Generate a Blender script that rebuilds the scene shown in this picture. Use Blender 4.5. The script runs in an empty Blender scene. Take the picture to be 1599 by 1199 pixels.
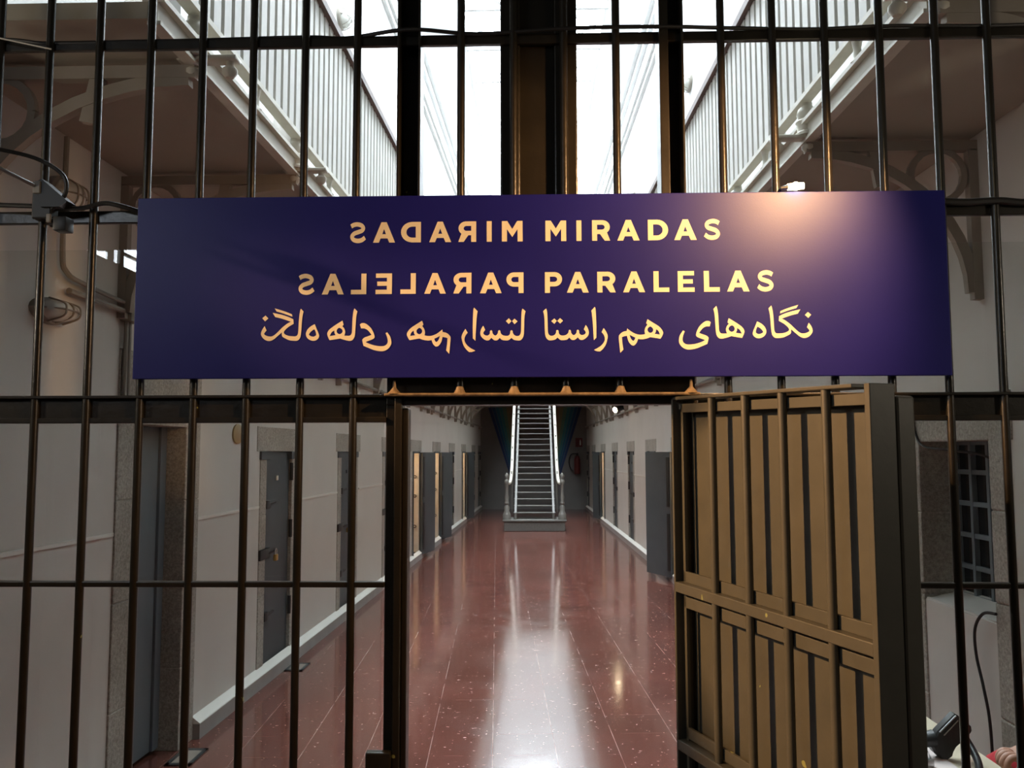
import bpy, bmesh, math, random
from mathutils import Vector, Matrix
random.seed(7)
SC = bpy.context.scene
COL = SC.collection
PI = math.pi

# ------------------------------------------------------------------ camera
EYE = 1.65
cam_data = bpy.data.cameras.new('camera'); cam = bpy.data.objects.new('camera', cam_data)
COL.objects.link(cam)
cam_data.sensor_width = 36.0
cam_data.lens = 1330.0 / 1599.0 * 36.0
cam_data.clip_start = 0.02; cam_data.clip_end = 200
yaw, pitch, roll = math.radians(-1.53), math.radians(4.58), math.radians(-0.13)
fw = Vector((math.sin(yaw) * math.cos(pitch), math.cos(yaw) * math.cos(pitch), math.sin(pitch)))
rt = Vector((math.cos(yaw), -math.sin(yaw), 0)); up = rt.cross(fw)
r2 = rt * math.cos(roll) + up * math.sin(roll); u2 = up * math.cos(roll) - rt * math.sin(roll)
m = Matrix((r2, u2, -fw)).transposed().to_4x4(); m.translation = (0, 0, EYE)
cam.matrix_world = m
SC.camera = cam

# ------------------------------------------------------------------ light
SC.view_settings.view_transform = 'Standard'; SC.view_settings.look = 'None'
SC.view_settings.gamma = 1.0; SC.view_settings.use_curve_mapping = False
SC.view_settings.exposure = 0.0
SKY = 24.0
world = bpy.data.worlds.new('overcast_sky'); SC.world = world; world.use_nodes = True
bg = world.node_tree.nodes['Background']
bg.inputs[0].default_value = (0.83, 0.91, 1.0, 1); bg.inputs[1].default_value = SKY
SC.cycles.max_bounces = 10; SC.cycles.diffuse_bounces = 6; SC.cycles.glossy_bounces = 4
SC.cycles.transparent_max_bounces = 24; SC.cycles.sample_clamp_indirect = 6.0
SC.cycles.use_denoising = True
SC.cycles.caustics_reflective = False

def lamp(name, kind, loc, power, color, target=None, size=0.05, spot=None, blend=0.3):
    d = bpy.data.lights.new(name, kind); d.energy = power; d.color = color
    if kind in ('POINT', 'SPOT'): d.shadow_soft_size = size
    if kind == 'SPOT': d.spot_size = math.radians(spot); d.spot_blend = blend
    o = bpy.data.objects.new(name, d); COL.objects.link(o); o.location = loc
    if target is not None:
        o.rotation_euler = (Vector(target) - Vector(loc)).to_track_quat('-Z', 'Y').to_euler()
    return o

# sky portals lie in the real openings (skylight strip, lobby window)
def portal(name, loc, sx, sy, rot):
    d = bpy.data.lights.new(name, 'AREA'); d.shape = 'RECTANGLE'; d.size = sx; d.size_y = sy
    d.cycles.is_portal = True
    o = bpy.data.objects.new(name, d); COL.objects.link(o); o.location = loc; o.rotation_euler = rot
portal('skylight_portal', (0, 13.5, 8.97), 2.46, 23.0, (0, 0, 0))
portal('gable_portal', (0, 24.95, 8.4), 2.3, 0.95, (-PI / 2, 0, 0))

RIGHT_LAMP = (0.88, 1.47, 2.56)
LEFT_LAMP = (-2.65, 1.75, 2.89)
LEFT_AIM = (0.55, 1.82, 1.52)
RIGHT_AIM = (0.34, 2.17, 2.07)
WARM = (1.0, 0.53, 0.22)
lamp('right_spot_light', 'SPOT', RIGHT_LAMP, 112, WARM, RIGHT_AIM, 0.03, 86, 0.6)
lamp('left_spot_light', 'SPOT', LEFT_LAMP, 760, WARM, LEFT_AIM, 0.02, 23, 0.5)
SCONCES = [(-2.62, 1.40, 2.25), (2.62, 1.10, 2.25)]
for q in SCONCES: lamp('sconce_light', 'POINT', q, 27, (1.0, 0.86, 0.68), None, 0.06)

# ------------------------------------------------------------------ materials
def new_mat(name):
    mt = bpy.data.materials.new(name); mt.use_nodes = True
    nt = mt.node_tree; return mt, nt, nt.nodes['Principled BSDF']
def setp(b, **k):
    for n, v in k.items():
        b.inputs[n.replace('_', ' ')].default_value = v
def coords(nt, scale=(1, 1, 1), rotz=0.0):
    tc = nt.nodes.new('ShaderNodeNewGeometry'); mp = nt.nodes.new('ShaderNodeMapping')
    nt.links.new(tc.outputs['Position'], mp.inputs['Vector'])
    mp.inputs['Scale'].default_value = scale; mp.inputs['Rotation'].default_value = (0, 0, rotz)
    return mp.outputs['Vector']
def noise(nt, vec, scale, detail=4, rough=0.6):
    n = nt.nodes.new('ShaderNodeTexNoise'); n.inputs['Scale'].default_value = scale
    n.inputs['Detail'].default_value = detail; n.inputs['Roughness'].default_value = rough
    nt.links.new(vec, n.inputs['Vector']); return n.outputs['Fac']
def ramp(nt, fac, stops):
    r = nt.nodes.new('ShaderNodeValToRGB'); el = r.color_ramp.elements
    while len(el) < len(stops): el.new(0.5)
    for e, (p, c) in zip(el, stops):
        e.position = p; e.color = tuple(c) + (1,) if len(c) == 3 else c
    nt.links.new(fac, r.inputs['Fac']); return r.outputs['Color']
def mixc(nt, fac, a, b):
    x = nt.nodes.new('ShaderNodeMix'); x.data_type = 'RGBA'
    if isinstance(fac, float): x.inputs[0].default_value = fac
    else: nt.links.new(fac, x.inputs[0])
    for i, v in ((6, a), (7, b)):
        if isinstance(v, tuple): x.inputs[i].default_value = v + (1,)
        else: nt.links.new(v, x.inputs[i])
    return x.outputs[2]
def bump(nt, b, h, strength, dist=0.01):
    n = nt.nodes.new('ShaderNodeBump'); n.inputs['Strength'].default_value = strength
    n.inputs['Distance'].default_value = dist
    nt.links.new(h, n.inputs['Height']); nt.links.new(n.outputs['Normal'], b.inputs['Normal'])
def paint(name, c1, c2, rough=0.5, scale=6.0, bmp=0.1, bscale=60.0, metal=0.0, spec=0.5):
    mt, nt, b = new_mat(name); v = coords(nt)
    f = noise(nt, v, scale); nt.links.new(ramp(nt, f, [(0.3, c1), (0.7, c2)]), b.inputs['Base Color'])
    setp(b, Roughness=rough, Metallic=metal); b.inputs['Specular IOR Level'].default_value = spec
    if bmp: bump(nt, b, noise(nt, v, bscale, 3), bmp, 0.004)
    return mt
M = {}
M['plaster'] = paint('white_plaster', (0.615, 0.59, 0.54), (0.665, 0.64, 0.59), 0.75, 1.5, 0.15, 25)
M['ledge'] = paint('white_ledge_paint', (0.74, 0.72, 0.66), (0.80, 0.78, 0.72), 0.6, 4, 0.1)
M['white'] = paint('bright_plaster', (0.58, 0.58, 0.575), (0.63, 0.63, 0.625), 0.7, 1.0, 0.05)
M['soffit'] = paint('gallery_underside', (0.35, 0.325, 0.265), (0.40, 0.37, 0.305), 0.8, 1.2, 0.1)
M['cream'] = paint('cream_paint', (0.56, 0.53, 0.445), (0.65, 0.62, 0.535), 0.45, 8, 0.2)
M['ironbrown'] = paint('brackets_paint', (0.31, 0.27, 0.22), (0.36, 0.315, 0.26), 0.6, 6, 0.1)
M['slat'] = paint('white_slats', (0.50, 0.485, 0.445), (0.56, 0.54, 0.50), 0.5, 8, 0.05)
M['wood'] = paint('brown_handrail', (0.065, 0.03, 0.023), (0.11, 0.055, 0.042), 0.5, 12, 0.2)
M['slate'] = paint('slate_steel', (0.055, 0.068, 0.075), (0.075, 0.088, 0.095), 0.5, 3, 0.05)
M['darksteel'] = paint('dark_steel', (0.02, 0.022, 0.022), (0.03, 0.03, 0.03), 0.5, 5, 0.05)
M['bluegrey'] = paint('blue_grey_steel', (0.14, 0.17, 0.195), (0.17, 0.20, 0.22), 0.5, 2, 0.05)
M['black'] = paint('black_plastic', (0.006, 0.006, 0.006), (0.009, 0.009, 0.009), 0.45, 5, 0)
M['rubber'] = paint('black_cable', (0.012, 0.011, 0.010), (0.02, 0.018, 0.016), 0.5, 5, 0)
M['brass'] = paint('brass', (0.55, 0.36, 0.10), (0.62, 0.42, 0.14), 0.35, 8, 0, metal=0.8)
M['chrome'] = paint('bright_metal', (0.45, 0.45, 0.45), (0.55, 0.55, 0.55), 0.35, 8, 0, metal=1.0)
M['red'] = paint('red_paint', (0.10, 0.010, 0.009), (0.13, 0.014, 0.011), 0.4, 5, 0)
M['redcloth'] = paint('red_cloth', (0.42, 0.012, 0.02), (0.5, 0.02, 0.03), 0.85, 20, 0.1)
M['skin'] = paint('skin', (0.42, 0.22, 0.15), (0.5, 0.27, 0.19), 0.5, 20, 0.1)
M['hair'] = paint('dark_hair', (0.02, 0.013, 0.01), (0.03, 0.02, 0.015), 0.5, 20, 0)
M['desk'] = paint('cream_laminate', (0.62, 0.54, 0.40), (0.66, 0.58, 0.44), 0.4, 3, 0)
M['paper'] = paint('pink_white_paper', (0.68, 0.58, 0.55), (0.72, 0.63, 0.60), 0.6, 9, 0)
M['ochre'] = paint('ochre_plaque', (0.36, 0.24, 0.10), (0.42, 0.29, 0.13), 0.5, 20, 0.1)
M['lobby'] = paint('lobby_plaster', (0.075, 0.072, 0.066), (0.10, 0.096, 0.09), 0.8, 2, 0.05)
M['rust_lamplight'] = paint('rusty_worn_lamplit_paint', (0.09, 0.062, 0.035), (0.24, 0.17, 0.09), 0.6, 40, 0.5)  # rusty paint made lighter and warmer, standing in for the right lamp's light
M['pipe'] = paint('grey_conduit', (0.25, 0.23, 0.195), (0.30, 0.275, 0.235), 0.5, 8, 0.1)
M['lampglass'] = paint('frosted_lamp_glass', (0.62, 0.62, 0.58), (0.7, 0.7, 0.66), 0.2, 9, 0)
M['hatchmid'] = paint('hatch_plate', (0.23, 0.19, 0.16), (0.28, 0.24, 0.2), 0.6, 15, 0.1)
M['stepstone'] = paint('dark_step_stone', (0.085, 0.078, 0.068), (0.12, 0.11, 0.095), 0.7, 30, 0.2)
M['tread'] = paint('stair_tread_paint', (0.10, 0.093, 0.08), (0.13, 0.12, 0.105), 0.5, 10, 0.1)
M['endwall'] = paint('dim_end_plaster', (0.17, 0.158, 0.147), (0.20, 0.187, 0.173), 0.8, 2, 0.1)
M['skirt'] = paint('grey_skirting', (0.30, 0.28, 0.265), (0.36, 0.34, 0.32), 0.7, 6, 0.2)
M['steelgrey'] = paint('grey_stair_paint', (0.13, 0.12, 0.104), (0.17, 0.157, 0.136), 0.4, 10, 0.1)
M['darkpane'] = paint('dark_window_glass', (0.012, 0.015, 0.017), (0.02, 0.022, 0.025), 0.12, 2, 0)
M['beamgrey'] = paint('roof_beam_grey', (0.45, 0.45, 0.45), (0.5, 0.5, 0.5), 0.6, 2, 0)
def emit(name, col, s):
    mt, nt, b = new_mat(name); setp(b, Roughness=0.4)
    b.inputs['Base Color'].default_value = col + (1,)
    b.inputs['Emission Color'].default_value = col + (1,); b.inputs['Emission Strength'].default_value = s
    return mt
M['bulb'] = emit('glowing_bulb', (1.0, 0.80, 0.50), 30.0)

def m_gate(name, c1, c2, rough, bs=0.2):
    mt, nt, b = new_mat(name); v = coords(nt)
    f = noise(nt, v, 14, 5)
    base = ramp(nt, f, [(0.3, c1), (0.7, c2)])
    chips = ramp(nt, noise(nt, v, 21, 2), [(0.0, (0, 0, 0)), (0.755, (0, 0, 0)), (0.762, (1, 1, 1))])
    nt.links.new(mixc(nt, chips, base, (0.30, 0.33, 0.13)), b.inputs['Base Color'])
    setp(b, Roughness=rough); bump(nt, b, noise(nt, v, 45, 4), bs, 0.004)
    return mt
M['gate'] = m_gate('gate_paint', (0.017, 0.015, 0.011), (0.026, 0.022, 0.016), 0.30)
M['leaf'] = m_gate('gate_door_paint', (0.075, 0.076, 0.062), (0.095, 0.094, 0.076), 0.45, 0.08)

def m_stone():
    mt, nt, b = new_mat('granite'); v = coords(nt)
    a = ramp(nt, noise(nt, v, 70, 4, 0.8), [(0.3, (0.25, 0.235, 0.20)), (0.7, (0.62, 0.58, 0.51))])
    c = ramp(nt, noise(nt, v, 3, 3), [(0.3, (0.72, 0.72, 0.70)), (0.7, (1, 1, 1))])
    x = nt.nodes.new('ShaderNodeMix'); x.data_type = 'RGBA'; x.blend_type = 'MULTIPLY'; x.inputs[0].default_value = 1
    nt.links.new(a, x.inputs[6]); nt.links.new(c, x.inputs[7])
    nt.links.new(x.outputs[2], b.inputs['Base Color']); setp(b, Roughness=0.85)
    bump(nt, b, noise(nt, v, 80, 4), 0.5, 0.006); return mt
M['stone'] = m_stone()

def m_floor():
    mt, nt, b = new_mat('red_terrazzo_tiles')
    v = coords(nt, (1, 1, 1), math.radians(-2.58))
    sep = nt.nodes.new('ShaderNodeSeparateXYZ'); nt.links.new(v, sep.inputs[0])
    def joint(sock, off, w):
        a = nt.nodes.new('ShaderNodeMath'); a.operation = 'ADD'; nt.links.new(sock, a.inputs[0]); a.inputs[1].default_value = off
        p = nt.nodes.new('ShaderNodeMath'); p.operation = 'PINGPONG'; nt.links.new(a.outputs[0], p.inputs[0]); p.inputs[1].default_value = 0.175
        q = nt.nodes.new('ShaderNodeMath'); q.operation = 'LESS_THAN'; nt.links.new(p.outputs[0], q.inputs[0]); q.inputs[1].default_value = w
        return q.outputs[0]
    def cell(sock, off):
        a = nt.nodes.new('ShaderNodeMath'); a.operation = 'ADD'; nt.links.new(sock, a.inputs[0]); a.inputs[1].default_value = off
        d = nt.nodes.new('ShaderNodeMath'); d.operation = 'DIVIDE'; nt.links.new(a.outputs[0], d.inputs[0]); d.inputs[1].default_value = 0.35
        f = nt.nodes.new('ShaderNodeMath'); f.operation = 'FLOOR'; nt.links.new(d.outputs[0], f.inputs[0]); return f.outputs[0]
    wear = ramp(nt, noise(nt, v, 4.0, 3), [(0.40, (0.15, 0.15, 0.15)), (0.62, (0.85, 0.85, 0.85))])
    wear2 = ramp(nt, noise(nt, v, 2.7, 3), [(0.50, (0.0, 0.0, 0.0)), (0.66, (0.6, 0.6, 0.6))])
    def mul(a, b_):
        q = nt.nodes.new('ShaderNodeMath'); q.operation = 'MULTIPLY'; nt.links.new(a, q.inputs[0]); nt.links.new(b_, q.inputs[1]); return q.outputs[0]
    jl = mul(joint(sep.outputs[0], 0.0225, 0.0024), wear); jc = mul(joint(sep.outputs[1], 0.1, 0.0022), wear2)
    cmb = nt.nodes.new('ShaderNodeCombineXYZ'); nt.links.new(cell(sep.outputs[0], 0.0225), cmb.inputs[0]); nt.links.new(cell(sep.outputs[1], 0.1), cmb.inputs[1])
    wnz = nt.nodes.new('ShaderNodeTexWhiteNoise'); nt.links.new(cmb.outputs[0], wnz.inputs['Vector'])
    tile = ramp(nt, wnz.outputs['Value'], [(0.0, (0.115, 0.042, 0.031)), (0.5, (0.130, 0.046, 0.034)), (1.0, (0.146, 0.051, 0.038))])
    base0 = mixc(nt, jc, mixc(nt, jl, tile, (0.36, 0.27, 0.235)), (0.28, 0.20, 0.17))
    big = ramp(nt, noise(nt, v, 2.2, 4), [(0.25, (0.88, 0.90, 0.92)), (0.75, (1.08, 1.06, 1.04))])
    x = nt.nodes.new('ShaderNodeMix'); x.data_type = 'RGBA'; x.blend_type = 'MULTIPLY'; x.inputs[0].default_value = 1
    nt.links.new(base0, x.inputs[6]); nt.links.new(big, x.inputs[7])
    vs0 = coords(nt, (24, 36, 24), 0.5)
    nv = nt.nodes.new('ShaderNodeTexNoise'); nv.inputs['Scale'].default_value = 0.9; nt.links.new(vs0, nv.inputs['Vector'])
    va = nt.nodes.new('ShaderNodeVectorMath'); va.operation = 'MULTIPLY_ADD'; nt.links.new(nv.outputs['Color'], va.inputs[0]); va.inputs[1].default_value = (2.2, 2.2, 2.2); nt.links.new(vs0, va.inputs[2])
    vs = va.outputs[0]
    vo = nt.nodes.new('ShaderNodeTexVoronoi'); vo.inputs['Scale'].default_value = 1.0; nt.links.new(vs, vo.inputs['Vector'])
    fl = ramp(nt, vo.outputs['Distance'], [(0.0, (1, 1, 1)), (0.11, (1, 1, 1)), (0.15, (0, 0, 0))])
    wn = ramp(nt, vo.outputs['Color'], [(0.0, (0, 0, 0)), (0.52, (0, 0, 0)), (0.58, (1, 1, 1))])
    mm = nt.nodes.new('ShaderNodeMath'); mm.operation = 'MULTIPLY'; nt.links.new(fl, mm.inputs[0]); nt.links.new(wn, mm.inputs[1])
    fine = ramp(nt, noise(nt, v, 110, 3, 0.8), [(0.35, (0.85, 0.85, 0.85)), (0.65, (1.12, 1.12, 1.12))])
    y = nt.nodes.new('ShaderNodeMix'); y.data_type = 'RGBA'; y.blend_type = 'MULTIPLY'; y.inputs[0].default_value = 1
    nt.links.new(x.outputs[2], y.inputs[6]); nt.links.new(fine, y.inputs[7])
    nt.links.new(mixc(nt, mm.outputs[0], y.outputs[2], (0.42, 0.30, 0.26)), b.inputs['Base Color'])
    rr = ramp(nt, noise(nt, v, 3.0, 5, 0.7), [(0.3, (0.075, 0.075, 0.075)), (0.7, (0.15, 0.15, 0.15))])
    nt.links.new(mixc(nt, mm.outputs[0], rr, (0.6, 0.6, 0.6)), b.inputs['Roughness']); b.inputs['Specular IOR Level'].default_value = 0.68
    return mt
M['floor'] = m_floor()

def m_sign():
    mt, nt, b = new_mat('navy_sign_board'); v = coords(nt)
    nt.links.new(ramp(nt, noise(nt, v, 3), [(0.3, (0.010, 0.010, 0.150)), (0.7, (0.012, 0.012, 0.175))]), b.inputs['Base Color'])
    setp(b, Roughness=0.39); b.inputs['Specular IOR Level'].default_value = 0.33
    bump(nt, b, noise(nt, v, 260, 2), 0.12, 0.001); return mt
M['sign'] = m_sign()
M['letter'] = paint('cream_gold_vinyl', (0.82, 0.74, 0.52), (0.85, 0.77, 0.55), 0.5, 4, 0)

def m_glass():
    mt, nt, b = new_mat('clear_glass'); nt.nodes.remove(b)
    out = nt.nodes['Material Output']
    fr = nt.nodes.new('ShaderNodeFresnel'); ge = nt.nodes.new('ShaderNodeNewGeometry')
    mr = nt.nodes.new('ShaderNodeMapRange'); mr.inputs['To Min'].default_value = 1.5; mr.inputs['To Max'].default_value = 1 / 1.5
    nt.links.new(ge.outputs['Backfacing'], mr.inputs['Value']); nt.links.new(mr.outputs[0], fr.inputs['IOR'])   # thin sheet: no total reflection inside
    t = nt.nodes.new('ShaderNodeBsdfTransparent'); t.inputs[0].default_value = (0.97, 0.985, 0.975, 1)
    g = nt.nodes.new('ShaderNodeBsdfGlossy'); g.inputs['Roughness'].default_value = 0.0
    mx = nt.nodes.new('ShaderNodeMixShader'); nt.links.new(fr.outputs[0], mx.inputs[0])
    nt.links.new(t.outputs[0], mx.inputs[1]); nt.links.new(g.outputs[0], mx.inputs[2])
    nt.links.new(mx.outputs[0], out.inputs['Surface']); return mt
M['glass'] = m_glass()

# ------------------------------------------------------------------ mesh helpers
ident = lambda x, y, z: (x, y, z)
class MB:
    def __init__(s, mp=ident): s.v = []; s.f = []; s.mp = mp
    def add(s, vs, fs):
        n = len(s.v); s.v += [s.mp(*p) for p in vs]; s.f += [[n + i for i in f] for f in fs]; return s
    def box(s, x0, x1, y0, y1, z0, z1):
        vs = [(x, y, z) for x in (x0, x1) for y in (y0, y1) for z in (z0, z1)]
        return s.add(vs, [(0, 1, 3, 2), (4, 6, 7, 5), (0, 4, 5, 1), (2, 3, 7, 6), (0, 2, 6, 4), (1, 5, 7, 3)])
    def bbox(s, x0, x1, y0, y1, z0, z1, c=0.004):          # chamfered box
        bm = bmesh.new(); bmesh.ops.create_cube(bm, size=1)
        for v in bm.verts:
            v.co = ((x0 + x1) / 2 + v.co.x * (x1 - x0), (y0 + y1) / 2 + v.co.y * (y1 - y0), (z0 + z1) / 2 + v.co.z * (z1 - z0))
        bmesh.ops.bevel(bm, geom=bm.edges[:], offset=c, segments=2, affect='EDGES', profile=0.5)
        bm.verts.index_update()
        s.add([tuple(v.co) for v in bm.verts], [[v.index for v in f.verts] for f in bm.faces]); bm.free(); return s
    def tube(s, pts, r, n=10, cap=True, flat=1.0):
        pts = [Vector(p) for p in pts]; rs = r if isinstance(r, (list, tuple)) else [r] * len(pts)
        vs = []; fs = []; prev = None
        for i, p in enumerate(pts):
            a = pts[max(i - 1, 0)]; b = pts[min(i + 1, len(pts) - 1)]; t = (b - a).normalized()
            if prev is None:
                ref = Vector((0, 0, 1)) if abs(t.z) < 0.9 else Vector((1, 0, 0)); e = t.cross(ref).normalized()
            else: e = (prev - t * prev.dot(t)).normalized()
            prev = e; g = t.cross(e)
            vs += [tuple(p + (e * math.cos(2 * PI * k / n) + g * flat * math.sin(2 * PI * k / n)) * rs[i]) for k in range(n)]
        for i in range(len(pts) - 1):
            fs += [(i * n + k, i * n + (k + 1) % n, (i + 1) * n + (k + 1) % n, (i + 1) * n + k) for k in range(n)]
        if cap: fs += [tuple(range(n))[::-1], tuple(range((len(pts) - 1) * n, len(pts) * n))]
        return s.add(vs, fs)
    def lathe(s, prof, c, n=16, axis='z'):
        vs = []; fs = []
        for r, h in prof:
            for k in range(n):
                a = 2 * PI * k / n; q = (r * math.cos(a), r * math.sin(a), h)
                if axis == 'x': q = (q[2], q[0], q[1])
                if axis == 'y': q = (q[0], q[2], q[1])
                vs.append((c[0] + q[0], c[1] + q[1], c[2] + q[2]))
        for i in range(len(prof) - 1):
            fs += [(i * n + k, i * n + (k + 1) % n, (i + 1) * n + (k + 1) % n, (i + 1) * n + k) for k in range(n)]
        fs += [tuple(range(n))[::-1], tuple(range((len(prof) - 1) * n, len(prof) * n))]
        return s.add(vs, fs)
    def band(s, pts, width, d0, d1, plane='uz'):            # flat bar following a path in a plane, with thickness
        P = [Vector((p[0], p[1], 0)) for p in pts]; L = []; R_ = []
        for i, p in enumerate(P):
            t = (P[min(i + 1, len(P) - 1)] - P[max(i - 1, 0)]).normalized(); nn = Vector((-t.y, t.x, 0)) * width / 2
            L.append(p + nn); R_.append(p - nn)
        vs = []; fs = []
        def put(q, d): return (q.x, d, q.y)
        for a, b in zip(L, R_): vs += [put(a, d0), put(b, d0), put(b, d1), put(a, d1)]
        for i in range(len(P) - 1):
            for k in range(4): fs.append((i * 4 + k, i * 4 + (k + 1) % 4, i * 4 + 4 + (k + 1) % 4, i * 4 + 4 + k))
        e = (len(P) - 1) * 4; fs += [(3, 2, 1, 0), (e, e + 1, e + 2, e + 3)]
        return s.add(vs, fs)
    def sphere(s, c, r, n=12, sz=1.0):
        return s.lathe([(max(r * math.sin(PI * i / n), 1e-4), -r * sz * math.cos(PI * i / n)) for i in range(n + 1)], c, 14)
    def build(s, name, mat, root=None, smooth=True, label=None, bevel=0):
        off = Vector(root.location) if root else Vector((0, 0, 0))
        if root and root.parent: off = off + Vector(root.parent.location)
        me = bpy.data.meshes.new(name); me.from_pydata([tuple(Vector(p) - off) for p in s.v], [], s.f)
        bm = bmesh.new(); bm.from_mesh(me); bmesh.ops.recalc_face_normals(bm, faces=bm.faces); bm.to_mesh(me); bm.free()
        if smooth:
            me.polygons.foreach_set('use_smooth', [True] * len(me.polygons)); me.set_sharp_from_angle(angle=math.radians(38))
        o = bpy.data.objects.new(name, me); COL.objects.link(o); me.materials.append(mat)
        if root: o.parent = root
        if label: o['label'] = label
        if bevel:
            b = o.modifiers.new('bevel', 'BEVEL'); b.width = bevel; b.segments = 2; b.limit_method = 'ANGLE'
        return o
def tag(o, label, cat, group=None, kind=None):
    o['label'] = label; o['category'] = cat
    if group: o['group'] = group
    if kind: o['kind'] = kind
    return o
def thing(name, loc, label, cat, group=None, kind=None):
    o = bpy.data.objects.new(name, None); COL.objects.link(o); o.location = loc; o.empty_display_size = 0.1
    return tag(o, label, cat, group, kind)
def struct(o, label, cat): return tag(o, label, cat, None, 'structure')
def spline(pts, n=8, closed=False):
    P = [Vector(p) for p in pts]; out = []; L = len(P)
    for i in range(L if closed else L - 1):
        g = lambda k: P[k % L] if closed else P[min(max(k, 0), L - 1)]
        a, b, c, d = g(i - 1), g(i), g(i + 1), g(i + 2)
        for k in range(n):
            t = k / n
            out.append(0.5 * ((2 * b) + (c - a) * t + (2 * a - 5 * b + 4 * c - d) * t * t + (3 * b - a - 3 * c + d) * t ** 3))
    if not closed: out.append(P[-1])
    return [tuple(p) for p in out]

# wall-aligned coordinates: u along the hall, d out of the wall into the hall, z up
LW = lambda u, d, z: (-2.10 + 0.0207 * u + d, u, z)
RW = lambda u, d, z: (2.00 - 0.0198 * u - d, u, z)
HALL0, HALL1 = 2.28, 24.9
WALL_H = 8.25

# ------------------------------------------------------------------ structure
floor = MB().box(-3.6, 3.6, -4.2, 25.4, -0.12, 0.0).build('floor', M['floor'], None, False)
struct(floor, 'glossy red terrazzo tile floor of the prison hall', 'floor')

def wall_strip(mp, u0, u1, z0, z1, openings, thick=0.32):
    mb = MB(mp); us = sorted({u0, u1} | {o[0] for o in openings} | {o[1] for o in openings})
    us = [u for u in us if u0 <= u <= u1]
    for a, b in zip(us[:-1], us[1:]):
        c = (a + b) / 2; zs = [z0]
        for o in sorted([o for o in openings if o[0] < c < o[1]], key=lambda o: o[2]): zs += [o[2], o[3]]
        zs.append(z1)
        for k in range(0, len(zs), 2):
            if zs[k + 1] - zs[k] > 1e-4: mb.box(a, b, -thick, 0, zs[k], zs[k + 1])
    return mb
DOOR_Z0, DOOR_Z1, DW = 0.10, 1.665, 0.62
L_DOORS = [(6.53, 'closed'), (8.75, 'closed'), (10.95, 'closed'), (13.10, 'open'), (15.42, 'open'), (17.78, 'closed'), (20.10, 'open'), (22.6, 'closed'), (24.45, 'closed')]
R_DOORS = [(6.2, 'closed'), (8.45, 'closed'), (10.68, 'open'), (12.92, 'closed'), (15.22, 'closed'), (17.70, 'closed'), (20.12, 'open'), (22.6, 'closed'), (24.45, 'closed')]
L_open = [(c - DW / 2, c + DW / 2, DOOR_Z0, DOOR_Z1) for c, _ in L_DOORS] + [(4.24, 4.83, 0.0, 1.80)]
R_open = [(c - DW / 2, c + DW / 2, DOOR_Z0, DOOR_Z1) for c, _ in R_DOORS] + [(3.66, 4.30, 0.94, 1.70)]
struct(wall_strip(LW, HALL0, HALL1, 0, 3.05, L_open).build('wall_left', M['plaster'], None, False), 'white plaster left wall of the hall pierced by cell doors', 'wall')
struct(wall_strip(RW, HALL0, HALL1, 0, 3.05, R_open).build('wall_right', M['plaster'], None, False), 'white plaster right wall of the hall with cell doors', 'wall')
UD = [4.3, 6.53, 8.75, 10.95, 13.1]
U_open = [(c - 0.31, c + 0.31, 3.16, 4.9) for c in UD]
struct(wall_strip(LW, HALL0, HALL1, 3.05, WALL_H, U_open).build('wall_left_upper', M['white'], None, False), 'bright white upper left wall behind the gallery', 'wall')
struct(wall_strip(RW, HALL0, HALL1, 3.05, WALL_H, U_open).build('wall_right_upper', M['white'], None, False), 'bright white upper right wall behind the gallery', 'wall')
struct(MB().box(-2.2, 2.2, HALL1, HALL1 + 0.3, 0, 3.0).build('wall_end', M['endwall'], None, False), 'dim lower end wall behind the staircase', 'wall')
struct(MB().box(-2.2, 2.2, HALL1, HALL1 + 0.3, 3.0, 7.9).box(-2.2, -0.9, HALL1, HALL1 + 0.3, 7.9, 8.95).box(0.9, 2.2, HALL1, HALL1 + 0.3, 7.9, 8.95).build('wall_end_upper', M['white'], None, False), 'bright white end wall under the skylight', 'wall')
# roof: sloping ceilings from wall heads up to the skylight curb
def quad_slab(mb, p, t=0.15):
    vs = [Vector(q) for q in p]; up_ = Vector((0, 0, t))
    return mb.add([tuple(q) for q in vs] + [tuple(q + up_) for q in vs],
                  [(0, 1, 2, 3), (7, 6, 5, 4), (0, 4, 5, 1), (1, 5, 6, 2), (2, 6, 7, 3), (3, 7, 4, 0)])
for nm, mp, sg in (('ceiling_left', LW, -1), ('ceiling_right', RW, 1)):
    a, b = mp(HALL0 - 0.4, -0.3, WALL_H), mp(HALL1 + 0.3, -0.3, WALL_H)
    mb = quad_slab(MB(), [a, b, (sg * 1.2, HALL1 + 0.3, 8.85), (sg * 1.2, HALL0 - 0.4, 8.85)])
    struct(mb.build(nm, M['white'], None, False), 'white sloping ceiling on the %s of the skylight' % ('left' if sg < 0 else 'right'), 'ceiling')
w = thing('window_3', (0, HALL1, 7.9), 'glazed gable light at the head of the end wall', 'window', None, 'structure')
mb = MB()
for x in (-0.89, -0.3, 0.3, 0.89): mb.box(x - 0.015, x + 0.015, HALL1 + 0.1, HALL1 + 0.14, 7.9, 8.86)
mb.build('frame', M['white'], w, False)
MB().box(-0.9, 0.9, HALL1 + 0.115, HALL1 + 0.121, 7.9, 8.9).build('pane', M['glass'], w, False)
# outer shells closing the cells behind the walls
for nm, mp in (('wall_outer_left', LW), ('wall_outer_right', RW)):
    struct(MB(mp).box(HALL0, HALL1, -1.3, -1.2, -0.1, WALL_H + 0.1).box(HALL0, HALL1, -1.3, -0.3, WALL_H, WALL_H + 0.12).build(nm, M['lobby'], None, False), 'outer masonry wall closing the cells', 'wall')
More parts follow.
